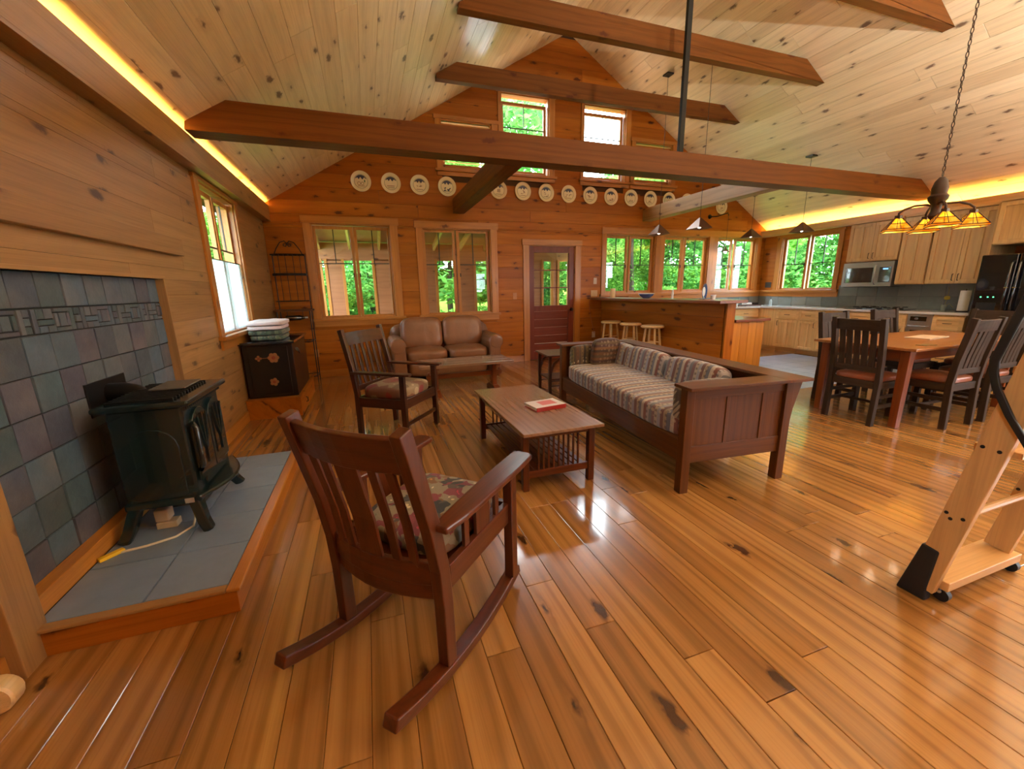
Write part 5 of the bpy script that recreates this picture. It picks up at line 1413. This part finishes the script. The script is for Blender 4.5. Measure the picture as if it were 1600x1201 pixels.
for k in range(4):
    a = math.radians(116+14)+k*PI/2
    c_, s_ = math.cos(a), math.sin(a); R_ = .255
    MB().tube([(0,0,.20),(.07*c_,.07*s_,.225),(.15*c_,.15*s_,.225),(.22*c_,.22*s_,.20),(R_*c_,R_*s_,.17),(R_*c_,R_*s_,.14)], .010, 8).build('arm', brz, ch, smooth=True)
    cx, cy = R_*c_, R_*s_
    vs = []
    def ring_(h, z): return [(cx+h*math.cos(q*PI/2+PI/4+a)*1.414, cy+h*math.sin(q*PI/2+PI/4+a)*1.414, z) for q in range(4)]
    for h, z in ((.026,.12),(.095,.020),(.095,.0),(.092,.0),(.092,.020),(.022,.12)): vs += ring_(h, z)
    fs = [(4*i+q, 4*i+(q+1)%4, 4*i+4+(q+1)%4, 4*i+4+q) for i in range(5) for q in range(4)]
    sh = MB().add(vs, fs).build('glass_shade', am, ch)
    m_ = MB()
    for (h, z) in ((.095,.020),(.096,.001),(.06,.072)):
        rr = ring_(h+.001, z); [m_.bar(rr[q], rr[(q+1) % 4], .006, .006) for q in range(4)]
    r1, r0_ = ring_(.096,.020), ring_(.027,.12)
    for q in range(4):
        m_.bar(r0_[q], r1[q], .007, .007); mid1 = [(r1[q][i]*.58+r1[(q+1)%4][i]*.42) for i in range(3)]; mid0 = [(r0_[q][i]*.58+r0_[(q+1)%4][i]*.42) for i in range(3)]; m_.bar(mid0, mid1, .004, .005)
        mid1 = [(r1[q][i]*.42+r1[(q+1)%4][i]*.58) for i in range(3)]; mid0 = [(r0_[q][i]*.42+r0_[(q+1)%4][i]*.58) for i in range(3)]; m_.bar(mid0, mid1, .004, .005)
    m_.build('leading', brz, sh)
    box('socket', brz, ch, (cx-.022, cx+.022, cy-.022, cy+.022, .115, .15), .004)
    MB().pillow(.022,.022,.03,(cx, cy, .07),2,6).build('bulb', emitter('bulb_warm', (1,.82,.52,1), 100), ch, smooth=True)

# ------------------------------------------------------------------ library ladder
ld = thing('ladder', 'pale wooden library ladder with black feet at the right edge', 'ladder', (2.36, .80, 0))
ln = .155   # lean towards -y per metre
def LP(x, y, z): return (x, y-ln*z, z)
for s_, nm in ((-1,'rail'), (1,'rail')):
    MB().bar(LP(s_*.26, .035, .05 if s_ < 0 else .11), LP(s_*.26, .035, 2.75), .032, .085, (0,1,ln)).build(nm, W('ladder_birch','z'), ld, .003)
    for z in (.36,.365,.375,.76,.765):
        pass
    for (dy, z) in ((-.02,.405),(.012,.39),(.03,.41),(-.02,.70),(.025,.705)):
        MB().lathe([(0,-.0025),(.0065,-.002),(.007,0)], 10, LP(s_*.26-.016, .035+dy, z), 'x').build('bolt', iron, ld)
for z, d_ in ((.10,.12), (.40,.045), (.70,.12), (1.0,.12), (1.3,.12), (1.6,.12), (1.9,.12), (2.2,.12), (2.5,.12)):
    y = .035-ln*z
    if z == .40: MB().tube([(-.245, y, z), (.245, y, z)], .014, 10).build('rung', W('ladder_birch','x'), ld)
    else: box('tread', W('ladder_birch','x'), ld, (-.243, .243 if z > .2 else .30, y-.065, y+.06, z-(.035 if z < .2 else .02), z+.005), .003)
rub = plain('rubber_black', lin(20,20,22), .55)
for s_ in (-1, 1):
    MB().prism([(.10,.0),(.048,.245) if s_ < 0 else (.07,.06),(-.008,.235) if s_ < 0 else (.02,.065),(.004,.06),(.0,.0)], s_*.26-.022, s_*.26+.022, 'yz').build('boot', rub, ld, .006)
    smooth_by_angle(MB().lathe([(.0,-.012),(.026,-.012),(.026,.012),(0,.012)], 18, (s_*.26+.05, -.02, .028), 'x').build('wheel', rub, ld))
    MB().tube([(s_*.26+.02,-.02,.05),(s_*.26+.06,.0,.055),(s_*.26+.07,.04,.045),(s_*.26+.05,.06,.03)], .007, 6).build('bracket', ss, ld)
MB().tube([(-.20,.0,.03),(.22,.0,.03)], .006, 6).build('axle', rub, ld)
hr = MB().strip([(-.30,-.14,1.95), (-.30,-.075,1.25), (-.30,-.034,1.025), (-.30,-.038,.985), (-.30,-.055,.93), (-.30,-.105,.835), (-.30,-.20,.69)], .026, .012, (0,1,.1)).build('hand_rail', rub, ld, .003)

# ------------------------------------------------------------------ torchiere lamps added out of view to brighten the ceiling
def torchiere(x, y, watts, label):
    t = thing('floor_lamp', label, 'lamp', (x, y, 0), 0, 'uplighter floor lamps')
    smooth_by_angle(MB().lathe([(0,0),(.15,0),(.15,.02),(.02,.035),(0,.035)], 24).build('base', iron, t))
    MB().tube([(0,0,.03),(0,0,1.68)], .012, 10).build('pole', iron, t, smooth=True)
    MB().lathe([(.02,1.66),(.10,1.70),(.19,1.80),(.18,1.80),(.09,1.71),(.02,1.68)], 28).build('lamp_shade', brz, t, smooth=True)
    l = bpy.data.lights.new('uplight', 'AREA'); l.shape = 'DISK'; l.size = .24; l.energy = watts; l.color = (1, .94, .84)
    o = bpy.data.objects.new('uplight', l); C.objects.link(o); o.parent = t; o.location = (0, 0, 1.76); o.rotation_euler = (PI, 0, 0)
torchiere(7.2, .35, 105, 'bronze uplighter floor lamp beyond the dining table outside the picture')
torchiere(4.4, -1.3, 330, 'bronze uplighter floor lamp behind the ladder outside the picture')
